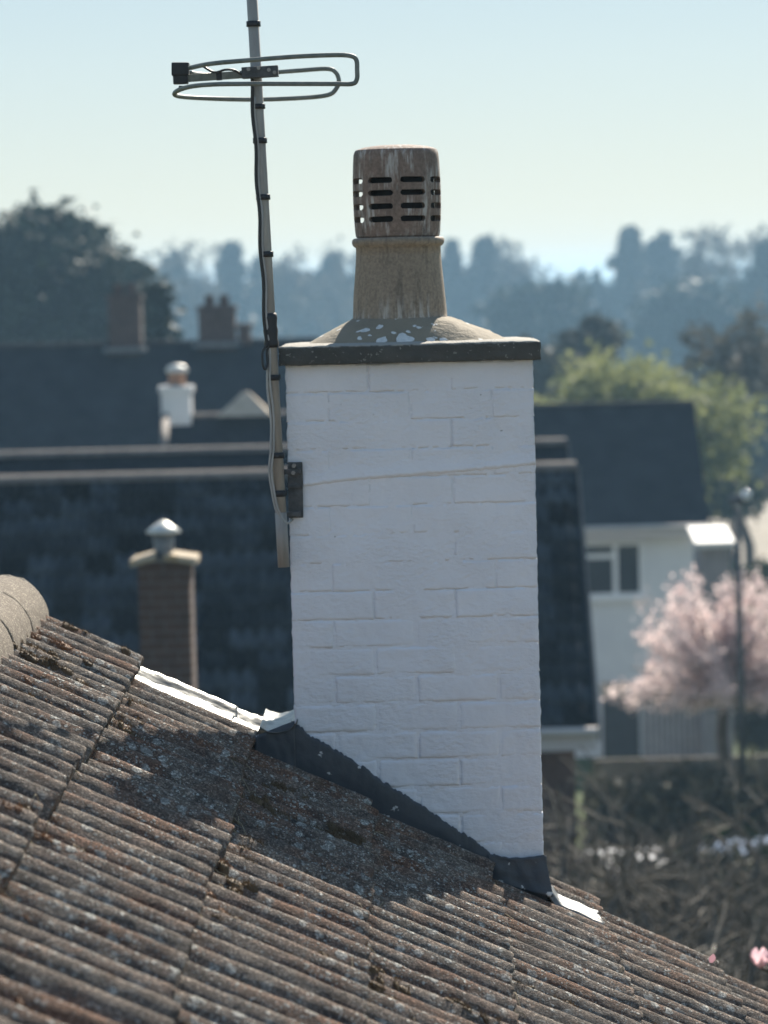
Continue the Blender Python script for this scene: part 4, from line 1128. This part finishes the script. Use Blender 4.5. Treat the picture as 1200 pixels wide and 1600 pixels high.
def car(label, x, y, rot, paint):
    t = thing('parked_car', label, 'car', (x, y, gz(y)), 'cars parked behind the bare shrubs')
    bmx = MB(); z0 = gz(y)
    secs = [(-2.0, 0.35, 0.62, 0.75), (-1.95, 0.30, 0.95, 0.82), (-1.2, 0.28, 1.02, 0.85), (-0.4, 0.28, 1.03, 0.86), (0.7, 0.28, 1.0, 0.86), (1.4, 0.28, 0.90, 0.84), (1.95, 0.32, 0.74, 0.76), (2.02, 0.40, 0.62, 0.68)]
    V, F = [], []
    for (l_, zl, zh, hw) in secs:
        for (wx, wz) in ((-hw, zl), (-hw*1.0, zh*0.75), (-hw*0.9, zh), (hw*0.9, zh), (hw, zh*0.75), (hw, zl)): V.append((wx, l_, wz))
    for i in range(len(secs)-1):
        for k in range(6): F.append((i*6+k, i*6+(k+1) % 6, (i+1)*6+(k+1) % 6, (i+1)*6+k))
    F += [tuple(range(6)), tuple((len(secs)-1)*6+k for k in range(6))[::-1]]
    Tm = Matrix.Translation((x, y, z0)) @ Matrix.Rotation(rot, 4, 'Z')
    def fin(mb_): mb_.v = [tuple(Tm @ Vector(p)) for p in mb_.v]; return mb_
    bmx.add(V, F); body = fin(bmx).obj('body', paint, t, bevel=0.03)
    cb = MB(); V = []
    for (l_, z_, hw) in ((-1.75, 1.0, 0.74), (-1.35, 1.44, 0.60), (0.1, 1.47, 0.60), (0.95, 1.0, 0.74)):
        V += [(-hw, l_, z_), (hw, l_, z_)]
    V2 = V + [(-0.74, 0.0, 0.98), (0.74, 0.0, 0.98)]
    cb.add(V, [(0,1,3,2),(2,3,5,4),(4,5,7,6),(0,2,4,6),(1,7,5,3),(0,6,7,1)]); fin(cb).obj('cabin_roof', paint, t, bevel=0.03)
    for (l0, z0_, h0, l1, z1_, h1, nm) in ((-1.765, 1.06, 0.66, -1.41, 1.40, 0.56, 'rear_window'), (0.90, 1.06, 0.66, 0.20, 1.42, 0.56, 'windscreen')):
        w_ = MB(); s_ = -0.02 if l0 < 0 else 0.03
        w_.add([(-h0, l0+s_, z0_), (h0, l0+s_, z0_), (h1, l1+s_, z1_), (-h1, l1+s_, z1_)], [(0,1,2,3)]); o = fin(w_).obj(nm, 'glass', t); o.modifiers.new('s', 'SOLIDIFY').thickness = 0.01
    for s_ in (-1, 1):
        w_ = MB(); w_.add([(s_*0.735, -1.45, 1.06), (s_*0.735, 0.62, 1.06), (s_*0.625, 0.05, 1.40), (s_*0.625, -1.2, 1.40)], [(0,1,2,3)]); o = fin(w_).obj('side_window', 'glass', t); o.modifiers.new('s', 'SOLIDIFY').thickness = 0.02
        for l_ in (-1.3, 1.3):
            w_ = MB(); w_.tube([(s_*0.66, l_, 0.31), (s_*0.88, l_, 0.31)], 0.31, 18); wo = fin(w_).obj('wheel', 'rubber', t)
            w_ = MB(); w_.tube([(s_*0.85, l_, 0.31), (s_*0.89, l_, 0.31)], 0.19, 14); fin(w_).obj('rim', 'metal_grey', wo)
        w_ = MB().box((s_*0.68-0.08, -2.02, 0.72), (s_*0.68+0.08, -1.9, 0.92)); fin(w_).obj('tail_light', 'red_glass', t)
car('white parked car glimpsed through the bare shrubs', P(985, 1320, 48).x, 48.6, 0.25, 'car_white')
car('blue parked car glimpsed through the bare shrubs, right of the white car', P(1120, 1320, 48).x+0.6, 49.5, 0.15, 'car_blue')

# ------------------------------------------------------------------ trees
def leaves(cen, size, flat=0.0, k=3, jitter=1.0):
    """one randomly turned triangle per centre"""
    n = len(cen); cen = np.asarray(cen)
    a = rng.normal(size=(n, 3)); b = rng.normal(size=(n, 3))
    if flat: a[:, 2] *= (1-flat); b[:, 2] *= (1-flat)
    a /= np.linalg.norm(a, axis=1)[:, None]; b -= a*(a*b).sum(1)[:, None]; b /= np.linalg.norm(b, axis=1)[:, None]+1e-9
    s = size*(0.5+rng.random(n))[:, None]
    return np.stack([cen-a*s*0.6-b*s*0.35, cen+a*s*0.6-b*s*0.25, cen+b*s*0.75], 1).reshape(-1, 3)
def trunk_mesh(base, top, r0, r1=None, mt='bark', parent=None, wob=0.15, name='trunk'):
    base, top = Vector(base), Vector(top); n = 8
    pts = [base+(top-base)*i/n+Vector((wob*nz(i*0.6, base.x, 0), wob*nz(i*0.6, base.y, 4), 0)) for i in range(n+1)]
    m = MB(); m.tube(pts, [r0*(1-i/n)+(r1 or r0*0.2)*i/n for i in range(n+1)], 8); return m.obj(name, mt, parent, smooth=True)
def limbs(m, base, h, r, n, z0=0.3):
    for i in range(n):
        a = rng.random()*2*np.pi; zz = h*(z0+(0.95-z0)*rng.random()); L = r*(0.5+0.5*rng.random())
        p0 = Vector((base[0], base[1], base[2]+zz*0.8)); p2 = p0+Vector((math.cos(a)*L, math.sin(a)*L, h*0.15))
        m.tube(catmull([p0, (p0+p2)/2+Vector((0, 0, 0.05*h*rng.random())), p2], 3), [0.03*h*0.12]+[0.03*h*0.08]*5+[0.01], 5) if False else m.tube([p0, (p0+p2)/2+Vector((0,0,0.04*h)), p2], [0.0045*h, 0.003*h, 0.001*h], 5)
def conifer(label, u, v, Y, r, mt='conifer', n=2600, group='conifers along the skyline', z0=0.12, size=0.55, shape=0.85, fine=1.0):
    tp = P(u, v, Y); gb_ = gz(Y); h = tp.z-gb_
    nb_ = 90
    t = thing('conifer_tree', label, 'tree', (tp.x, Y, gb_), group)
    trunk_mesh((tp.x, Y, gb_-0.2), (tp.x, Y, tp.z-0.2), 0.02*h+0.05, 0.03, 'bark', t)
    nb_ = 90; C_ = []
    for i in range(nb_):
        f = z0+(1-z0)*(i+rng.random())/nb_; R_ = r*((1-f)/(1-z0))**shape*(0.3+1.0*rng.random())+0.15
        a = i*2.399+rng.random(); m_ = n//nb_
        q = np.sqrt(rng.random(m_))*R_
        C_.append(np.stack([tp.x+np.cos(a)*q+rng.normal(size=m_)*0.22*fine, Y+np.sin(a)*q+rng.normal(size=m_)*0.22*fine, gb_+h*f-0.18*q+rng.normal(size=m_)*0.16*fine], 1))
    soup('crown', leaves(np.concatenate(C_), size, 0.3), mt, t)
    return t
def broadleaf(label, u, v, Y, rx, rz, mt, n=5000, cl=40, size=0.3, name='tree', group=None, trunk_r=0.2, spread=0.32, zshift=0.0, cat='tree', ry=None):
    cp = P(u, v, Y); gb_ = gz(Y)
    t = thing(name, label, cat, (cp.x, Y, gb_), group)
    trunk_mesh((cp.x, Y, gb_-0.2), (cp.x, Y, cp.z+rz*0.4), trunk_r, trunk_r*0.2, 'bark', t)
    lm = MB(); cen = []
    for i in range(cl):
        d = rng.normal(size=3); d /= np.linalg.norm(d); q = rng.random()**0.45*0.86
        c_ = np.array([cp.x+d[0]*rx*q, Y+d[1]*(ry or rx)*q, cp.z+d[2]*rz*q]); cen.append(c_)
        s_ = Vector((cp.x, Y, max(gb_+0.5, cp.z-rz*0.7))); lm.tube([s_, (s_+Vector(c_))/2+Vector((0, 0, 0.1*rz)), Vector(c_)], [trunk_r*0.3, trunk_r*0.18, trunk_r*0.05], 5)
    lm.obj('limbs', 'bark', t, smooth=True)
    L = []
    for c_ in cen:
        m_ = n//cl; s_ = spread*min(rx, rz)*(0.6+0.7*rng.random())
        L.append(c_+rng.normal(size=(m_, 3))*s_*np.array([1, 1, 0.75]))
    soup('crown', leaves(np.concatenate(L), size), mt, t); return t
def bare_tree(label, u, v, Y, spread, name='bare_tree', mt='twig', stems=1, levels=5, r0=0.12, group=None, h=None, buds=0, cat='tree', kids=(3, 4), up=0.55, taper=0.58):
    tp = P(u, v, Y); gb_ = gz(Y); hh = h or (tp.z-gb_)
    t = thing(name, label, cat, (tp.x, Y, gb_), group)
    rr = random.Random(int(u*7+v)); tips = []
    mt_, mb_ = MB(), MB()
    def grow(p, d, L, r, lev):
        n = 3; pts = [p]; dd = d.copy()
        for i in range(n):
            dd = (dd+Vector((rr.gauss(0, 0.22), rr.gauss(0, 0.22), rr.gauss(0.02, 0.14)))).normalized(); pts.append(pts[-1]+dd*L/n)
        (mt_ if lev == levels else mb_).tube(pts, [r, r*0.86, r*0.74, r*0.62], 6 if lev > levels-2 else 4, cap=False)
        if lev == 0: tips.append(pts[-1]); return
        for k in range(rr.randint(*kids)):
            i = rr.choice([1, 2, 3, 3]); nd = (dd*up+Vector((rr.gauss(0, spread), rr.gauss(0, spread), rr.gauss(0.25, 0.35)))).normalized()
            grow(pts[i], nd, L*rr.uniform(0.55, 0.82), r*taper, lev-1)
    for s_ in range(stems):
        a = rr.random()*6.28
        grow(Vector((tp.x+math.cos(a)*0.25*(stems > 1)*rr.random(), Y+math.sin(a)*0.25*(stems > 1), gb_-0.1)), Vector((rr.gauss(0, 0.25*(stems > 1)), rr.gauss(0, 0.25*(stems > 1)), 1)).normalized(), hh*0.36, r0, levels)
    # scale the whole thing to the height the photograph shows
    zmax = max(p[2] for p in mb_.v); f = hh/(zmax-gb_)
    for m in (mt_, mb_): m.v = [(tp.x+(p[0]-tp.x)*f, Y+(p[1]-Y)*f, gb_+(p[2]-gb_)*f) for p in m.v]
    mt_.obj('trunk', 'bark', t, smooth=True); mb_.obj('branches', mt, t, smooth=True)
    if buds:
        tc = np.array([(tp.x+(p[0]-tp.x)*f, Y+(p[1]-Y)*f, gb_+(p[2]-gb_)*f) for p in tips])
        idx = rng.integers(0, len(tc), buds); L = tc[idx]+rng.normal(size=(buds, 3))*0.16*hh/10
        soup('buds', leaves(L, 0.02*hh+0.02), 'bud', t)
    return t

# the big dark evergreen at the left and its small neighbour
tp = P(75, 440, 140); gb_ = gz(140)
big = thing('cedar_tree', 'large dark evergreen tree rising at the left edge', 'tree', (tp.x, 140, gb_))
trunk_mesh((tp.x, 140, gb_-0.2), (tp.x, 140, P(75, 345, 140).z), 0.35, 0.08, 'bark', big)
L = []; lb = MB()
for (u, v, r) in [(80, 345, 0.6), (60, 360, 0.8), (100, 362, 0.7), (30, 385, 1.0), (80, 390, 1.1), (130, 380, 0.6), (150, 395, 0.55), (10, 420, 1.1), (60, 430, 1.2), (115, 425, 1.0), (165, 418, 0.6), (180, 385+50, 0.5), (205, 425, 0.4), (225, 428, 0.25), (200, 452, 0.55), (150, 460, 0.9), (90, 470, 1.2), (20, 470, 1.2), (-30, 420, 1.2), (-40, 480, 1.3), (50, 505, 1.2), (120, 505, 1.1), (175, 490, 0.8), (-80, 450, 1.1), (-20, 380, 0.8), (215, 475, 0.35), (70, 540, 1.3), (140, 545, 1.2), (0, 540, 1.3), (-70, 520, 1.3)]:
    for kk in range(2):
        c_ = np.array(P(u+rng.normal()*8, v+rng.normal()*5, 140+rng.normal()*1.6)); r *= 1.25; n_ = int(230*r)
        L.append(c_+rng.normal(size=(n_, 3))*np.array([r*0.55, r*0.8, r*0.30]))
        lb.tube([(tp.x, 140, c_[2]-0.5), tuple(c_)], [0.07, 0.02], 5)
lb.obj('limbs', 'bark', big, smooth=True); soup('crown', leaves(np.concatenate(L), 0.30, 0.3), 'conifer', big)
conifer('small dark conifer just right of the large left evergreen', 243, 448, 105, 0.75, n=1500, size=0.32)
# hazy conifer belt, left to right
for i, (u, v, Y, r, lb_) in enumerate([
    (272, 408, 190, 2.0, 'hazy blue conifer between the left evergreen and the aerial mast'),
    (360, 388, 195, 2.2, 'tall hazy conifer just left of the aerial mast'),
    (408, 412, 200, 2.2, 'hazy conifer directly behind the aerial mast'),
    (478, 436, 205, 2.3, 'hazy conifer right of the mast, lowest of the belt'),
    (520, 405, 200, 2.4, 'hazy conifer just left of the chimney pot'),
    (585, 400, 200, 2.4, 'hazy conifer hidden behind the chimney pot'),
    (705, 388, 196, 2.0, 'hazy conifer touching the right side of the chimney pot'),
    (757, 380, 195, 2.3, 'tallest hazy conifer right of the chimney pot'),
    (805, 420, 198, 2.2, 'hazy conifer at the right end of the middle belt'),
    (905, 440, 205, 2.0, 'hazy low conifer left of the twin spires at the right'),
    (982, 366, 190, 2.3, 'tall narrow hazy conifer, left of the twin spires at the right'),
    (1035, 375, 192, 2.4, 'tall hazy conifer, right of the twin spires'),
    (1082, 410, 195, 2.3, 'hazy conifer on the right slope of the twin spires'),
    (1196, 388, 170, 2.4, 'hazy conifer cut by the right picture edge'),
    (930, 450, 188, 2.2, 'broad hazy conifer filling the gap at the right'),
    (650, 420, 207, 2.5, 'hazy conifer standing behind the buff pot')]):
    conifer(lb_, u, v-6, Y*2.6, r*(2.6+1.2*((i*37) % 10)/10), 'conifer2', 4200, size=1.0, shape=0.6+0.35*((i*53) % 10)/10, z0=0.04, fine=1.5)
for (u, v, r, lb_) in [(255, 478, 6, 'misty rounded tree low between the left evergreen and the first far chimney'), (330, 470, 5, 'misty rounded tree low behind the middle brick chimneys'), (465, 482, 5, 'misty rounded tree low between mast and white chimney'), (540, 470, 6, 'misty rounded tree low left of the pot foot'), (720, 462, 6, 'misty rounded tree low right of the pot foot'), (790, 470, 5, 'misty rounded tree low above the right end of the cap slab'), (905, 492, 5, 'misty rounded tree low in the gap of the skyline'), (960, 478, 6, 'misty rounded tree low under the left spire'), (1050, 485, 7, 'misty rounded tree low under the right spire'), (1130, 480, 6, 'misty rounded tree low near the right edge')]:
    broadleaf(lb_, u, v+22, 530, r*1.2, r*0.9, 'conifer2', 1800, 26, 1.2, spread=0.3, group='misty trees below the skyline')
# pale leafless tall trees on the skyline
for (u, v, Y, lb_) in [(300, 372, 215, 'pale leafless tree on the skyline left of the aerial mast'), (445, 385, 215, 'pale leafless tree between mast and pot'), (1075, 352, 210, 'tall pale leafless tree above the right conifers'), (1140, 345, 205, 'tall pale leafless tree near the right picture edge'), (862, 372, 230, 'thin leafless tree over the gap right of the pot'), (530, 372, 220, 'pale leafless tree just left of the slotted cowl')]:
    bare_tree(lb_, u, v, Y*2.2, 0.32, levels=5, r0=0.42, mt='twig', group='leafless skyline trees', buds=2400, kids=(3, 4))
# right middle distance
broadleaf('round spring-green tree behind the right house roof', 1003, 672, 108, 3.45, 2.5, 'willow', 16000, 150, 0.17, name='willow_tree', trunk_r=0.25, spread=0.20)
broadleaf('small dark rounded tree above the spring-green tree', 922, 535, 150, 1.25, 0.95, 'bush', 2600, 30, 0.25, spread=0.3)
bare_tree('grey-brown budding tree at the right edge behind the lamp', 1165, 470, 125, 0.36, levels=5, r0=0.2, buds=2600)
broadleaf('dull brown thicket tree left of the spring-green tree', 850, 600, 140, 1.8, 1.5, 'bush', 2600, 30, 0.28, spread=0.32)
broadleaf('dark clipped bush beside the lamp head', 1140, 770, 125, 1.1, 0.75, 'ivy', 2400, 24, 0.22, name='bush', cat='bush', spread=0.35)
broadleaf('dark shrub at the right edge behind the blossom', 1192, 915, 95, 0.9, 0.55, 'ivy', 2000, 20, 0.18, name='bush', cat='bush', spread=0.35)
broadleaf('brown garden shrub behind the lamp post foot', 1185, 1120, 74, 0.75, 0.75, 'bush', 2600, 30, 0.12, name='bush', cat='bush', spread=0.35, trunk_r=0.05)
broadleaf('blue-green bank of trees under the right skyline', 1180, 690, 190, 5.0, 3.4, 'conifer2', 5000, 60, 0.5, spread=0.3)
for (u, v, Y, r, lb_) in [(840, 500, 380, 5.0, 'grey-blue leafy tree low on the skyline right of the cap slab'), (1075, 530, 390, 6.5, 'grey-blue leafy tree behind the spring-green crown')]:
    broadleaf(lb_, u, v, Y, r, r*0.8, 'conifer2', 3600, 40, 0.9, spread=0.3)
# pink blossom tree
bt = P(1124, 1030, 58); gb_ = gz(58)
cherry = thing('cherry_tree', 'pink blossom tree with spreading crown behind the lamp post', 'tree', (bt.x, 58, gb_))
trunk_mesh((bt.x, 58, gb_-0.1), (bt.x+0.05, 58, P(1110, 1080, 58).z), 0.12, 0.09, 'bark', cherry, 0.1)
L = []; lb = MB()
fork = Vector((bt.x+0.05, 58, P(1110, 1100, 58).z))
for i in range(95):
    a = rng.random()*2*np.pi; el = -0.02+1.4*rng.random(); q = 0.65+0.5*rng.random()
    d = Vector((math.cos(a)*math.cos(el)*1.75, math.sin(a)*math.cos(el)*1.5, math.sin(el)*1.7))*q
    if fork.z+d.z > 3.15: d *= 0.8
    p1 = fork+d*0.5+Vector((0, 0, 0.15)); e = fork+d
    lb.tube(catmull([fork, p1, e], 4), np.linspace(0.035, 0.006, 9).tolist(), 5)
    for f in np.linspace(0.35, 1.05, 9):
        c_ = np.array(fork+d*f)+np.array([0, 0, 0.12])
        L.append(c_+rng.normal(size=(24, 3))*0.10) if rng.random() < 0.85 else None
lb.obj('limbs', 'bark', cherry, smooth=True); soup('blossom', leaves(np.concatenate(L), 0.055), 'blossom', cherry)
# leafless thicket in the lower right
th = [(880, 1215, 30, 'leafless shrub right beside the white chimney foot'), (940, 1200, 33, 'leafless shrub in front of the brown fence, left end'), (1000, 1235, 27, 'leafless shrub with pale twigs in the thicket middle'), (1060, 1195, 32, 'leafless shrub below the grey board gate'), (1120, 1210, 29, 'leafless shrub below the blossom tree'), (1180, 1190, 34, 'leafless shrub under the lamp post foot'), (1215, 1230, 26, 'leafless shrub at the lower right picture edge'), (905, 1270, 24, 'low leafless shrub just above the lead apron'), (1110, 1290, 23, 'low leafless shrub above the right roof edge'), (840, 1240, 36, 'leafless shrub half hidden behind the chimney foot')]
for (u, v, Y, lb_) in th:
    bare_tree(lb_, u, v, Y, 0.55, name='bare_shrub', cat='shrub', stems=5, levels=4, r0=0.05, group='leafless shrubs of the thicket', kids=(3, 4), up=0.35, taper=0.64)
for (u, v, Y, rx, rz, lb_) in [(900, 1450, 40, 0.9, 0.55, 'dark ivy bush behind the shrubs next to the chimney'), (1000, 1465, 42, 0.9, 0.5, 'dark ivy bush below the white car'), (1090, 1450, 41, 0.9, 0.5, 'dark ivy bush below the blossom tree fence'), (1190, 1400, 40, 1.0, 0.9, 'dark ivy bush at the lower right edge'), (1060, 1490, 36, 1.6, 0.8, 'dark ivy bush low behind the right roof edge')]:
    broadleaf(lb_, u, v, Y, rx, rz, 'ivy', 3000, 30, 0.13, name='ivy_bush', cat='bush', spread=0.33, trunk_r=0.06, group='ivy bushes of the thicket')
# dark hedge closing the view behind the cars
hy = 55.0; hx0, hx1 = P(915, 1200, hy).x, 9.0; hzt = P(1050, 1225, hy).z
hedge = thing('hedge', 'long dark brown hedge behind the parked cars, below the brown fence', 'hedge', ((hx0+hx1)/2, hy, gz(hy)))
nL = 26000
hc = np.stack([hx0+(hx1-hx0)*rng.random(nL), hy+rng.normal(size=nL)*0.4, gz(hy)+(hzt-gz(hy))*rng.random(nL)**0.8], 1)
hc[:, 2] += 0.12*np.sin(hc[:, 0]*3.1)*(hc[:, 2] > 0) + 0.1*rng.normal(size=nL)
soup('leaves', leaves(hc, 0.11), 'bush', hedge)
for q in np.arange(hx0+0.2, hx1, 0.6): trunk_mesh((q, hy, gz(hy)-0.1), (q+0.1, hy, hzt-0.3), 0.05, 0.02, 'bark', hedge, 0.1, 'stem')
# pink magnolia sprig beyond the roof edge
mg = P(1188, 1500, 13.5)
mag = thing('magnolia_shrub', 'slender magnolia with a pink flower beyond the right roof edge', 'shrub', (mg.x, 13.5, 0))
m = MB(); m.tube(catmull([(mg.x+0.3, 13.6, 0), (mg.x+0.2, 13.6, 2.5), (mg.x+0.1, 13.55, mg.z-0.4), (mg.x, 13.5, mg.z-0.02)], 6), np.linspace(0.05, 0.006, 19).tolist(), 7); m.obj('stem', 'bark', mag, smooth=True)
for k in range(6):
    a = k*1.05
    m = MB(); m.grid(lambda u, v, a=a: (mg.x+math.cos(a)*0.034*math.sin(u*2.2)+math.cos(a+1.57)*(v-0.5)*0.05*math.sin(math.pi*min(1, u*0.85+0.12)), 13.5+math.sin(a)*0.034*math.sin(u*2.2)+math.sin(a+1.57)*(v-0.5)*0.05*math.sin(math.pi*min(1, u*0.85+0.12)), mg.z-0.03+0.075*u), 6, 4); m.obj('petal', 'petal', mag, smooth=True)

# ------------------------------------------------------------------ haze
hz = MB().box((-1290, -140, -9.0), (1290, 2390, 16.6)).mesh('haze', 'deck')
hz.materials.clear()
hmat = bpy.data.materials.new('haze_air'); hmat.use_nodes = True
n = hmat.node_tree.nodes; l = hmat.node_tree.links; n.clear()
out = n.new('ShaderNodeOutputMaterial'); pv = n.new('ShaderNodeVolumePrincipled')
pv.inputs['Color'].default_value = (0.42, 0.70, 1.0, 1); pv.inputs['Density'].default_value = 0.00048; pv.inputs['Anisotropy'].default_value = 0.25
l.new(pv.outputs[0], out.inputs['Volume']); hz.materials.append(hmat)
ho = link('haze', hz); ho['kind'] = 'stuff'; ho['label'] = 'thin pale morning haze over the gardens'
